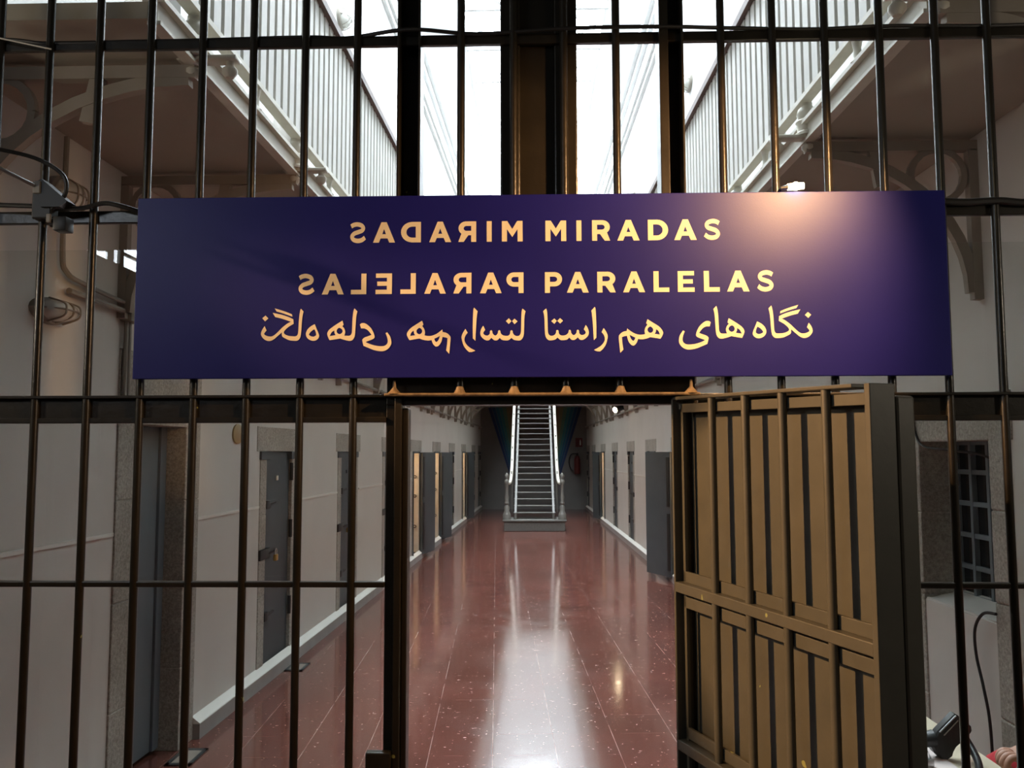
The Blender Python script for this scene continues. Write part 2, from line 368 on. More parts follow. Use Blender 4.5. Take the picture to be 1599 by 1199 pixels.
# cornices high on the side walls (structure trim)
n = 0
for mp, side in ((LW, 'left'), (RW, 'right')):
    n += 1
    mb = MB(mp).box(HALL0, HALL1, 0, 0.05, 7.28, 7.36).box(HALL0, HALL1, 0, 0.09, 7.36, 7.42)
    mb.box(HALL0, HALL1, 0, 0.06, 7.86, 7.95).box(HALL0, HALL1, 0, 0.13, 7.95, 8.08)
    struct(mb.build('trim_%d' % n, M['white'], None, False), 'white moulded cornice high on the %s wall' % side, 'cornice')
# skylight glazing with frame bars
sky = thing('skylight', (0, 13.5, 8.9), 'long glazed skylight running along the roof ridge', 'skylight')
mb = MB()
for y in [2.2 + 2.3 * i for i in range(10)] + [25.0]: mb.box(-1.22, 1.22, y - 0.015, y + 0.015, 8.86, 8.93)
for x in (-1.2, 1.2): mb.box(x - 0.03, x + 0.03, 1.9, 25.0, 8.85, 8.94)
mb.build('frame', M['white'], sky, False)
mb = MB().box(-1.23, 1.23, 1.9, 25.2, 8.945, 8.955); mb.build('pane', M['glass'], sky, False)
for i, (y, hw) in enumerate(((11.3, 1.2), (12.55, 1.15), (13.85, 1.12), (15.1, 1.07))):
    b = thing('tie_beam', (0, y, 8.42), 'grey roof tie beam, %s of four under the skylight counted from the gate' % ('first', 'second', 'third', 'fourth')[i], 'beam', 'roof tie beams')
    MB().box(-hw, hw, y - 0.03, y + 0.03, 8.40, 8.49).build('chord', M['beamgrey'], b, False)
    for sg in (-1, 1):
        MB().tube([(sg * 0.40, y, 8.45), (sg * 1.0, y - 0.75, 8.45)], 0.022, 6).build('brace', M['beamgrey'], b)

# lobby (the room the camera stands in)
def gatehole(mb, x0, x1):
    return mb
mb = MB().box(-3.2, -2.06, 2.28, 2.56, 0, 4.0).box(2.0, 3.2, 2.28, 2.56, 0, 4.0).box(-3.2, 3.2, 2.28, 2.56, 3.3, 8.9)
struct(mb.build('wall_front', M['lobby'], None, False), 'plaster wall around the gate opening', 'wall')
mb = MB().box(-2.80, -2.76, -4.0, 2.28, 0, 2.90).box(-2.80, -2.76, -4.0, 2.28, 3.2, 4.0)
mb.box(-2.80, -2.76, -4.0, -1.6, 2.90, 3.2).box(-2.80, -2.76, -0.35, 2.28, 2.90, 3.2)
struct(mb.build('wall_lobby_left', M['lobby'], None, False), 'lobby wall with a high window behind the photographer', 'wall')
struct(MB().box(2.74, 2.90, -4.0, 2.28, 0, 4.0).build('wall_lobby_right', M['lobby'], None, False), 'plain lobby wall on the right', 'wall')
struct(MB().box(-2.9, 2.9, -4.2, -4.0, 0, 4.0).build('wall_lobby_back', M['lobby'], None, False), 'plain lobby wall behind the photographer', 'wall')
struct(MB().box(-2.9, 2.9, -4.2, 2.5, 4.0, 4.2).build('ceiling_lobby', M['lobby'], None, False), 'plain plaster lobby ceiling', 'ceiling')
w = thing('window_1', (-2.82, -1.2, 2.92), 'high lobby window mirrored in the glass left of the sign', 'window', None, 'structure')
mb = MB()
for y in (-1.60, -1.10, -0.38): mb.box(-2.79, -2.77, y, y + 0.06, 2.90, 3.2)
mb.box(-2.79, -2.77, -1.6, -1.10, 2.985, 3.005)
mb.build('frame', M['darksteel'], w, False)
portal('lobby_window_portal', (-2.83, -0.97, 3.05), 0.3, 1.25, (0, -PI / 2, 0))

for q, side in zip(SCONCES, ('left', 'right')):
    sg = -1 if side == 'left' else 1
    t = thing('wall_sconce', (sg * 2.76, q[1], q[2]), 'lobby wall lamp on the %s of the photographer' % side, 'lamp', 'lobby wall lamps')
    MB().bbox(min(sg * 2.76, sg * 2.70), max(sg * 2.76, sg * 2.70), q[1] - 0.05, q[1] + 0.05, q[2] - 0.10, q[2] + 0.10, 0.01).build('plate', M['pipe'], t)
    MB().sphere((sg * 2.68, q[1], q[2]), 0.045, 10).build('bulb', emit('sconce_bulb', (1.0, 0.86, 0.68), 6.0), t)
# skirting
for mp, side, gaps in ((LW, 'left', [(4.05, 5.02)]), (RW, 'right', [(3.5, 4.5)])):
    mb = MB(mp); m2 = MB(mp); segs = [(HALL0, gaps[0][0]), (gaps[0][1], HALL1)]
    for a, b in segs:
        mb.box(a, b, 0.001, 0.050, 0.0, 0.085)
        m2.add([(a, 0.001, 0.086), (b, 0.001, 0.086), (b, 0.050, 0.086), (a, 0.050, 0.086), (a, 0.001, 0.128), (b, 0.001, 0.128), (b, 0.050, 0.091), (a, 0.050, 0.091)],
              [(0, 1, 2, 3), (3, 2, 6, 7), (7, 6, 5, 4), (0, 3, 7, 4), (1, 5, 6, 2), (0, 4, 5, 1)])
    struct(mb.build('baseboard_' + side, M['skirt'], None, False), 'grey skirting along the %s wall' % side, 'baseboard')
    struct(m2.build('trim_ledge_' + side, M['ledge'], None, False), 'white plaster ledge on top of the %s skirting' % side, 'trim')
# thin white dado line on both walls
k = 2
for mp, side, op, gap in ((LW, 'left', L_DOORS, [(4.05, 5.02)]), (RW, 'right', R_DOORS, [(3.4, 4.5)])):
    k += 1; mb = MB(mp); cuts = sorted([(c - 0.46, c + 0.46) for c, _ in op] + gap); a = HALL0
    for c0, c1 in cuts + [(HALL1, HALL1)]:
        if c0 > a: mb.box(a, c0, 0, 0.008, 1.255, 1.272)
        a = max(a, c1)
    struct(mb.build('trim_%d' % k, M['ledge'], None, False), 'thin white line along the %s wall at waist height' % side, 'trim')

# ------------------------------------------------------------------ cell doors
LORD = ['nearest', 'second', 'third', 'fourth', 'fifth', 'sixth', 'seventh', 'eighth', 'last']
def cell_door(mp, c, state, side, i, num):
    a, b = c - DW / 2, c + DW / 2; x, y, z = mp(c, 0, DOOR_Z0)
    t = thing('door_%d' % num, (x, y, z), '', 'door', None, 'structure')
    # granite surround: lintel and two jambs, slightly proud of the plaster
    MB(mp).bbox(a - 0.20, b + 0.21, -0.05, 0.006, DOOR_Z1 - 0.004, 1.84, 0.003).build('lintel', M['stone'], t, False)
    for u0, u1 in ((a - 0.13, a + 0.004), (b - 0.004, b + 0.10))[:(2 if state == 'closed' else 1)]:
        mb = MB(mp)
        for z0, z1 in ((0.10, 0.62), (0.625, 1.20), (1.205, DOOR_Z1)): mb.bbox(u0, u1, -0.10, 0.006, z0, z1, 0.003)
        mb.box(u0 + 0.004, u1 - 0.004, -0.096, 0.001, 0.10, DOOR_Z1)
        mb.build('jamb', M['stone'], t, False)
    if state == 'closed':
        lf = MB(mp).bbox(a + 0.004, b - 0.004, -0.06, -0.02, DOOR_Z0, DOOR_Z1 - 0.004, 0.003).build('leaf', M['slate'], t, False)
        MB(mp).bbox(a - 0.14, a + 0.05, -0.02, 0.016, 1.60, 1.66, 0.003).bbox(b - 0.05, b + 0.09, -0.02, 0.016, 1.60, 1.66, 0.003).build('head_strap', M['slate'], t, False)
        for z in (1.50, 1.05, 0.45): MB(mp).tube([(b - 0.005, 0.0, z - 0.07), (b - 0.005, 0.0, z + 0.07)], 0.014, 8).build('hinge', M['darksteel'], lf)
        for z in (1.27, 0.46):
            MB(mp).tube([(a + 0.02, 0.0, z), (a + 0.20, 0.006, z + 0.015)], 0.011, 8).bbox(a + 0.005, a + 0.09, -0.02, 0.012, z - 0.03, z + 0.03, 0.003).build('bolt', M['darksteel'], lf)
        MB(mp).bbox(a - 0.13, a + 0.08, -0.02, 0.018, 0.88, 0.955, 0.004).tube([(a + 0.0, 0.0, 0.915), (a + 0.18, 0.022, 0.925)], 0.014, 8).build('hasp', M['darksteel'], lf)
        MB(mp).bbox(c - 0.02, c + 0.02, -0.02, -0.012, 1.44, 1.475, 0.002).build('spyhole', M['cream'] if i == 0 else M['darksteel'], lf)
        lab = '%s slate grey steel cell door on the %s wall, shut%s' % (LORD[i], side, ', with brass padlock' if (side == 'left' and i < 2) else '')
    else:
        # open leaf folded back towards the far jamb, cream reveal showing behind it
        frm = MB(mp).box(a - 0.03, a + 0.02, -0.02, 0.02, DOOR_Z0, DOOR_Z1).box(a, b, -0.02, 0.02, DOOR_Z1 - 0.03, DOOR_Z1)
        frm.build('frame', M['slate'], t, False)
        rev = MB(mp).box(a - 0.02, b + 0.02, -0.95, -0.93, 0.1, 1.8).box(b - 0.008, b + 0.02, -0.93, -0.004, 0.1, 1.66)
        rev.box(a - 0.02, a - 0.001, -0.93, -0.32, 0.1, 1.7).box(a - 0.02, b + 0.02, -0.93, -0.32, 1.7, 1.72).box(a - 0.02, b + 0.02, -0.93, -0.0, 0.06, 0.10)
        rev.build('reveal', M['cream'], t, False)
        ang = math.radians(24 if (side == 'right' and i == 2) else 12)
        def lm(uu, vv, zz, hu=b, mp=mp, ang=ang):    # leaf coordinates: uu along the leaf, vv thickness
            return mp(hu + uu * math.cos(ang) - vv * math.sin(ang), 0.03 + uu * math.sin(ang) + vv * math.cos(ang), zz)
        lf = MB(lm).bbox(0.02, DW - 0.02, -0.02, 0.02, 0.06, 1.65, 0.003).build('leaf', M['slate'], t, False)
        MB(lm).box(0.04, 0.10, 0.021, 0.028, 0.95, 1.58).box(0.04, 0.10, 0.021, 0.028, 0.14, 0.86).build('edge_slot', M['black'], lf, False)
        mb = MB(mp)
        for z in (1.27, 0.97, 0.50):
            p0 = [(b - 0.02 + 0.0 * k, -0.06 + 0.02 * math.cos(k * PI / 6), z + 0.02 * math.sin(k * PI / 6)) for k in range(13)]
            mb.tube(p0, 0.006, 6)
        mb.build('keeper_ring', M['darksteel'], t)
        lx, ly, lz = mp(c, -0.6, 1.55)
        lamp('cell_light', 'POINT', (lx, ly, lz), 14.0, (1.0, 0.66, 0.40), None, 0.05)
        lab = '%s cell door on the %s wall, folded open with a lit cream cell behind' % (LORD[i], side)
    t['label'] = lab
    return t
num = 0
for i, (c, st) in enumerate(L_DOORS): num += 1; cell_door(LW, c, st, 'left', i, num)
for i, (c, st) in enumerate(R_DOORS): num += 1; cell_door(RW, c, st, 'right', i, num)

def padlock(mp, u, z, where, s=1.0):
    x, y, zz = mp(u, 0.035, z); t = thing('padlock', (x, y, zz), where, 'padlock', 'padlocks on the cell doors')
    MB(mp).bbox(u - 0.024, u + 0.024, 0.022, 0.046, z - 0.055, z - 0.008, 0.005).build('body', M['brass'], t)
    MB(mp).tube(spline([(u - 0.016, 0.034, z - 0.01), (u - 0.016, 0.034, z + 0.018), (u, 0.034, z + 0.034), (u + 0.016, 0.034, z + 0.018), (u + 0.016, 0.034, z - 0.01)], 5), 0.005, 8).build('shackle', M['chrome'], t)
padlock(LW, 6.53 - 0.31 + 0.16, 0.905, 'brass padlock hanging on the nearest shut cell door on the left')
padlock(LW, 8.75 - 0.31 + 0.19, 0.905, 'brass padlock hanging on the second shut cell door on the left')

# near left doorway with a deep reveal
num += 1
t = thing('door_%d' % num, LW(4.53, 0, 0), 'tall blue grey steel door set deep in a stone doorway, left nearest the gate', 'door', None, 'structure')
mb = MB(LW)
for z0, z1 in ((0, 0.42), (0.425, 0.93), (0.935, 1.42), (1.425, 1.80)): mb.bbox(4.06, 4.246, -0.30, 0.010, z0, z1, 0.004)
mb.box(4.064, 4.242, -0.296, 0.004, 0, 1.80); mb.build('jamb', M['stone'], t, False)
mb = MB(LW)
for z0, z1 in ((0, 0.45), (0.455, 0.90), (0.905, 1.38), (1.385, 1.80)): mb.bbox(4.824, 5.02, -0.30, 0.010, z0, z1, 0.004)
mb.box(4.828, 5.016, -0.296, 0.004, 0, 1.80); mb.build('jamb', M['stone'], t, False)
MB(LW).bbox(4.06, 5.02, -0.30, 0.010, 1.796, 2.16, 0.004).build('lintel', M['stone'], t, False)
MB(LW).bbox(4.247, 4.75, -0.15, -0.115, 0.02, 1.795, 0.003).build('leaf', M['bluegrey'], t, False)
MB(LW).bbox(4.75, 4.823, -0.15, -0.10, 0.02, 1.80, 0.003).build('frame', M['bluegrey'], t, False)

# small ochre oval plaque
pl = MB(LW).lathe([(0.001, 0.0), (1.0, 0.0), (1.0, 0.010), (0.9, 0.014), (0.001, 0.014)], (0, 0, 0), 28)
pl.v = [LW(5.63 + q[0] * 0.095, q[2], 1.775 + q[1] * 0.066) for q in [(math.cos(0) * 0, 0, 0)]] if False else pl.v
pl = MB(); prof = [(0.001, 0.0), (1.0, 0.0), (1.0, 0.010), (0.88, 0.015), (0.001, 0.015)]; NN = 28
vv = [LW(5.63 + r * 0.088 * math.cos(2 * PI * k / NN), h, 1.775 + r * 0.066 * math.sin(2 * PI * k / NN)) for r, h in prof for k in range(NN)]
ff = [(i * NN + k, i * NN + (k + 1) % NN, (i + 1) * NN + (k + 1) % NN, (i + 1) * NN + k) for i in range(4) for k in range(NN)] + [tuple(range(4 * NN, 5 * NN))]
pl.add(vv, ff)
tag(pl.build('wall_plaque', M['ochre']), 'small oval ochre plaque on the white left wall', 'plaque')

# ------------------------------------------------------------------ right near window in a granite doorway
w = thing('window_2', RW(3.98, 0, 0.94), 'dark barred window in a granite frame on the right wall', 'window', None, 'structure')
MB(RW).bbox(3.50, 4.47, -0.28, 0.012, 1.696, 1.90, 0.005).build('lintel', M['stone'], w, False)
mb = MB(RW)
for z0, z1 in ((0, 0.48), (0.485, 0.95), (0.955, 1.35), (1.355, 1.70)): mb.bbox(4.294, 4.42, -0.28, 0.012, z0, z1, 0.005)
mb.box(4.298, 4.416, -0.276, 0.006, 0, 1.70); mb.build('jamb', M['stone'], w, False)
mb = MB(RW)
for z0, z1 in ((0, 0.55), (0.555, 1.02), (1.025, 1.40), (1.405, 1.70)): mb.bbox(3.52, 3.666, -0.28, 0.012, z0, z1, 0.005)
mb.box(3.524, 3.662, -0.276, 0.006, 0, 1.70); mb.build('jamb', M['stone'], w, False)
MB(RW).box(3.66, 4.30, -0.20, 0.004, 0.0, 0.93).add([(3.66, -0.18, 0.931), (4.30, -0.18, 0.931), (4.30, 0.004, 0.931), (3.66, 0.004, 0.931), (3.66, -0.18, 0.975), (4.30, -0.18, 0.975)],
     [(3, 2, 5, 4), (0, 3, 4), (1, 5, 2)]).build('apron', M['plaster'], w, False)
MB(RW).box(3.66, 4.30, -0.192, -0.182, 0.93, 1.70).build('pane', M['darkpane'], w, False)
mb = MB(RW)
for u in (3.67, 3.83, 3.99, 4.14, 4.29): mb.box(u - 0.011, u + 0.011, -0.18, -0.155, 0.93, 1.70)
for z in (0.96, 1.10, 1.25, 1.40, 1.55, 1.69): mb.box(3.66, 4.30, -0.178, -0.158, z - 0.011, z + 0.011)
mb.build('grille', M['bluegrey'], w, False)

# ------------------------------------------------------------------ conduits, lamps, small wall fittings
def cable(name, pts, r, label, mat='rubber', cat='cable', group=None, n=8, sub=6):
    return tag(MB().tube(spline(pts, sub), r, n).build(name, M[mat]), label, cat, group)
for mp, side in ((LW, 'left'), (RW, 'right')):
    t = thing('conduit', mp(14, 0.04, 2.38), 'grey cable conduit clipped high along the %s wall' % side, 'conduit', 'wall conduits')
    MB(mp).tube([(5.2, 0.04, 2.38), (24.8, 0.04, 2.38)], 0.018, 8).build('pipe', M['pipe'], t)
    for i in range(10):
        u = 6.2 + i * 2.0
        MB(mp).box(u - 0.015, u + 0.015, 0, 0.055, 2.30, 2.40).build('clip', M['pipe'], t, False)
t = thing('pipe_run', LW(3.9, 0.03, 2.35), 'pair of grey pipes bending along the near left wall to a junction box', 'pipe')
MB(LW).tube(spline([(3.50, 0.03, 3.0), (3.50, 0.03, 2.52), (3.54, 0.03, 2.42), (3.70, 0.03, 2.395), (4.06, 0.03, 2.375)], 6), 0.0115, 8).build('pipe', M['pipe'], t)
MB(LW).tube([(3.56, 0.03, 2.345), (4.06, 0.03, 2.335)], 0.014, 8).build('pipe', M['pipe'], t)
MB(LW).bbox(4.05, 4.16, 0.0, 0.06, 2.29, 2.41, 0.006).build('junction_box', M['pipe'], t)
for u in (4.07, 4.10): MB(LW).tube([(u, 0.025, 2.29), (u, 0.025, 1.86)], 0.011, 8).build('pipe', M['pipe'], t)
MB(LW).tube([(4.16, 0.03, 2.36), (4.6, 0.03, 2.36)], 0.012, 8).build('pipe', M['pipe'], t)

def bulkhead(mp, u, z, label, su=0.13, sz=0.055):
    t = thing('bulkhead_lamp', mp(u, 0.0, z), label, 'lamp', 'bulkhead lamps on the walls')
    def ell(prof, dd, NN=20):
        mb = MB(); vs = [mp(u + r * su * math.cos(2 * PI * k / NN), h + dd, z + r * sz * math.sin(2 * PI * k / NN)) for r, h in prof for k in range(NN)]
        return mb.add(vs, [(i * NN + k, i * NN + (k + 1) % NN, (i + 1) * NN + (k + 1) % NN, (i + 1) * NN + k) for i in range(len(prof) - 1) for k in range(NN)] + [tuple(range((len(prof) - 1) * NN, len(prof) * NN))])
    ell([(1.0, 0), (1.0, 0.03), (0.9, 0.035), (0.01, 0.035)], 0).build('base', M['pipe'], t)
    ell([(0.82, 0.0), (0.80, 0.03), (0.62, 0.055), (0.3, 0.068), (0.01, 0.07)], 0.035).build('diffuser', M['lampglass'], t)
    mb = MB(mp)
    for f in (-0.4, 0.0, 0.4):
        mb.tube(spline([(u + f * su, 0.036, z - sz * 0.9), (u + f * su, 0.10, z - sz * 0.5), (u + f * su, 0.112, z), (u + f * su, 0.10, z + sz * 0.5), (u + f * su, 0.036, z + sz * 0.9)], 4), 0.004, 6)
    mb.tube(spline([(u - su * 0.9, 0.036, z), (u - su * 0.5, 0.10, z), (u, 0.112, z), (u + su * 0.5, 0.10, z), (u + su * 0.9, 0.036, z)], 4), 0.004, 6)
    mb.build('guard', M['pipe'], t)
bulkhead(LW, 3.46, 2.24, 'oval bulkhead lamp on the near left wall under the gallery')
bulkhead(LW, 3.50, 2.74, 'round lamp high on the near left wall behind the clamp', 0.10, 0.085)
bulkhead(LW, 8.15, 5.97, 'caged bulkhead lamp on the upper left wall', 0.14, 0.10)
bulkhead(RW, 9.57, 5.89, 'caged bulkhead lamp on the upper right wall nearest the gate', 0.14, 0.10)
bulkhead(RW, 14.3, 6.02, 'small bulkhead lamp farther along the upper right wall', 0.14, 0.10)

def spot_fixture(u, z):
    x, y, zz = RW(u, 0.10, z)
    t = thing('track_spotlight', (x, y, zz), 'black spotlight shining from the conduit on the right wall', 'spotlight')
    MB().tube([(x + 0.06, y, zz - 0.02), (x, y, zz + 0.02)], 0.012, 8).build('bracket', M['black'], t)
    MB().tube([(x + 0.0, y + 0.05, zz + 0.05), (x - 0.14, y - 0.06, zz - 0.01)], [0.055, 0.065], 14).build('housing', M['black'], t)
    MB().tube([(x - 0.139, y - 0.059, zz - 0.01), (x - 0.148, y - 0.066, zz - 0.014)], 0.05, 14).build('lens', M['bulb'], t)
spot_fixture(15.5, 2.42)
# fire extinguisher and sign on the end wall
t = thing('fire_extinguisher', (1.22, 24.82, 1.02), 'dark red fire extinguisher hung on the end wall right of the stairs', 'fire extinguisher')
MB().lathe([(0.001, 0), (0.085, 0.0), (0.09, 0.03), (0.09, 0.42), (0.06, 0.50), (0.03, 0.53), (0.001, 0.53)], (1.22, 24.80, 1.02), 18).build('cylinder', M['red'], t)
MB().bbox(1.19, 1.25, 24.76, 24.84, 1.55, 1.62, 0.006).build('valve', M['black'], t)
MB().tube(spline([(1.20, 24.78, 1.6), (1.05, 24.76, 1.58), (0.98, 24.76, 1.40), (1.02, 24.76, 1.20), (1.10, 24.77, 1.10)], 6), 0.014, 8).build('hose', M['black'], t)
fs = thing('fire_sign', (1.28, 24.88, 1.82), 'small red fire extinguisher sign on the end wall', 'sign')
MB().box(1.18, 1.38, 24.885, 24.897, 1.80, 2.06).build('plate', M['red'], fs, False)
MB().box(1.30, 1.34, 24.88, 24.886, 1.85, 1.98).box(1.31, 1.33, 24.88, 24.886, 1.98, 2.01).build('pictogram', M['cream'], fs, False)
# floor hatches
for (x0, x1, y0, y1, lab) in ((-1.97, -1.83, 4.60, 4.86, 'square metal floor hatch beside the stone doorway on the left'), (-1.91, -1.77, 6.56, 6.80, 'square metal floor hatch below the nearest left cell door')):
    t = thing('floor_hatch', ((x0 + x1) / 2, (y0 + y1) / 2, 0), lab, 'hatch', 'floor hatches')
    mb = MB().box(x0, x1, y0, y0 + 0.03, 0, 0.006).box(x0, x1, y1 - 0.03, y1, 0, 0.006).box(x0, x0 + 0.022, y0, y1, 0, 0.006).box(x1 - 0.022, x1, y0, y1, 0, 0.006)
    mb.build('frame', M['darksteel'], t, False)
    MB().box(x0 + 0.02, x1 - 0.02, y0 + 0.03, y1 - 0.03, 0, 0.004).build('plate', M['hatchmid'], t, False)

# ------------------------------------------------------------------ galleries
def gallery(mp, side, off, first, mside):
    """d measured from the wall; edge of the walkway at d = GD."""
    GD = 0.86 if side == 'left' else 0.735
    t = thing('gallery', mp(13.5, GD, 3.0), '%s upper gallery walkway with cream fascia on iron brackets' % side, 'gallery')
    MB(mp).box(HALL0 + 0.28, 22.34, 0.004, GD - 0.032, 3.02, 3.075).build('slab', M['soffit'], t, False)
    mb = MB(mp).box(HALL0 + 0.28, 22.34, GD - 0.03, GD, 3.004, 3.0745).box(HALL0 + 0.279, 22.341, GD - 0.05, GD + 0.022, 3.075, 3.092).box(HALL0 + 0.281, 22.339, GD - 0.033, GD + 0.010, 3.0, 3.012)
    mb.build('fascia', M['cream'], t, False)
    for i in range(17):
        u = first + 1.18 * i
        if u > 22.2: break
        # cast bracket: top bar, wall bar, arch brace and ring
        R_ = min(GD - 0.02, 0.62); arc = [(GD - 0.02 - (GD - 0.06) * math.sin(a) * 1.0, 3.0 - 0.05 - 0.62 * (1 - math.cos(a))) for a in [PI / 2 * k / 12 for k in range(13)]]
        bm_ = MB(lambda a, b, z, mp=mp, u=u: mp(u + b, a, z))
        bm_.box(0.0, GD, -0.02, 0.02, 2.955, 3.0).box(0.0, 0.04, -0.02, 0.02, 2.30, 2.96)
        bm_.band(arc, 0.045, -0.018, 0.018)
        ring = [(0.17 + 0.115 * math.cos(2 * PI * k / 20), 2.845 + 0.115 * math.sin(2 * PI * k / 20)) for k in range(21)]
        bm_.band(ring, 0.028, -0.012, 0.012)
        bm_.band([(GD * 0.60, 2.97), (GD * 0.56, 2.80)], 0.05, -0.015, 0.015)
        bm_.build('bracket', M['ironbrown'], t, False)
    for i in range(17):
        u = first + 1.18 * i
        if u > 22.2: break
        # vase post with a projecting foot plate and two drop finials
        pm = MB(lambda a, b, z, mp=mp, u=u: mp(u + b, a, z))
        c = GD - 0.012
        pm.lathe([(0.001, 2.956), (0.014, 2.958), (0.026, 2.974), (0.026, 2.988), (0.014, 3.0), (0.014, 3.02)], (c, 0, 0), 14)
        pm.lathe([(0.001, 2.956), (0.014, 2.958), (0.026, 2.974), (0.026, 2.988), (0.014, 3.0), (0.014, 3.02)], (c + 0.13, 0, 0), 14)
        pm.bbox(c - 0.05, c + 0.16, -0.028, 0.028, 3.015, 3.032, 0.004)
        pm.lathe([(0.052, 3.03), (0.052, 3.042), (0.042, 3.05), (0.042, 3.082), (0.050, 3.094), (0.036, 3.106), (0.044, 3.13), (0.038, 3.15), (0.024, 3.165), (0.024, 3.18), (0.001, 3.181)], (c, 0, 0), 14)
        pm.build('post', M['cream'], t)
        if i < 8:
            MB(lambda a, b, z, mp=mp, u=u + 0.59: mp(u + b, a, z)).lathe([(0.026, 3.09), (0.019, 3.10), (0.014, 3.14), (0.022, 3.18), (0.001, 3.181)], (GD, 0, 0), 12).build('stub_post', M['cream'], t)
    # railing stands on the walkway: a thing of its own
    r = thing('gallery_railing', mp(13.5, GD, 3.2), '%s gallery railing of white slats under a brown handrail' % side, 'railing')
    MB(mp).box(HALL0 + 0.28, 22.32, GD - 0.025, GD + 0.025, 3.178, 3.200).build('bottom_rail', M['cream'], r, False)
    MB(mp).box(HALL0 + 0.28, 22.32, GD - 0.035, GD + 0.035, 4.035, 4.08).build('handrail', M['wood'], r, False)
    step = 0.10; n_ = 0; u = HALL0 + 0.33; rest = MB(mp); shared = None
    while u < 22.35:
        if n_ < 100:
            if shared is None:
                x0, y0, z0 = mp(u, GD, 3.2); mb = MB(lambda a, b, c: (a, b, c)); mb.box(-0.008, 0.008, -0.035, 0.035, 0, 0.84)
                o = mb.build('baluster', M['slat'], None, False); shared = o.data
            else:
                o = bpy.data.objects.new('baluster', shared); COL.objects.link(o)
            o.parent = r; o.location = Vector(mp(u, GD, 3.198)) - Vector(r.location)
        else: rest.box(u - 0.035, u + 0.035, GD - 0.008, GD + 0.008, 3.198, 4.036)
        u += step; n_ += 1
    o = rest.build('baluster_row', M['slat'], r, False); o['kind'] = 'stuff'
    # upper cell doors seen between the slats
    return t
gallery(LW, 'left', 0.84, 2.86, -1)
gallery(RW, 'right', 0.72, 3.68 - 1.18, 1)
UL = ['nearest the gate', 'second from the gate', 'third from the gate', 'fourth from the gate', 'fifth from the gate']
for mp, side in ((LW, 'left'), (RW, 'right')):
    for i, c in enumerate(UD):
        num += 1
        t = thing('door_%d' % num, mp(c, 0, 3.14), 'pale grey upper cell door behind the %s railing, %s' % (side, UL[i]), 'door', None, 'structure')
        MB(mp).box(c - 0.31, c + 0.31, -0.10, -0.06, 3.14, 4.9).build('leaf', M['pipe'], t, False)
        MB(mp).bbox(c - 0.26, c - 0.10, -0.06, -0.03, 3.85, 3.91, 0.003).bbox(c - 0.26, c - 0.18, -0.06, -0.02, 3.45, 3.52, 0.003).build('bolt', M['darksteel'], t, False)
# end landing joining the galleries at the head of the stairs
MBL = MB().box(-1.75, 1.70, 22.35, HALL1, 2.96, 3.12)
ld = thing('landing', (0, 23.5, 2.96), 'dark end landing joining both galleries above the stairs', 'landing')
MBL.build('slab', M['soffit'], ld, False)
MB().box(-1.75, -0.55, 22.33, 22.37, 2.96, 3.16).box(0.55, 1.70, 22.33, 22.37, 2.96, 3.16).build('fascia', M['cream'], ld, False)
lr = MB()
for x in [-1.1 + 0.1 * i for i in range(6)] + [0.58 + 0.1 * i for i in range(6)]: lr.box(x - 0.012, x + 0.012, 22.34, 22.36, 3.16, 4.0)
lr.box(-1.2, -0.55, 22.32, 22.38, 4.0, 4.05).box(0.55, 1.2, 22.32, 22.38, 4.0, 4.05)
lr.build('railing', M['cream'], ld, False)

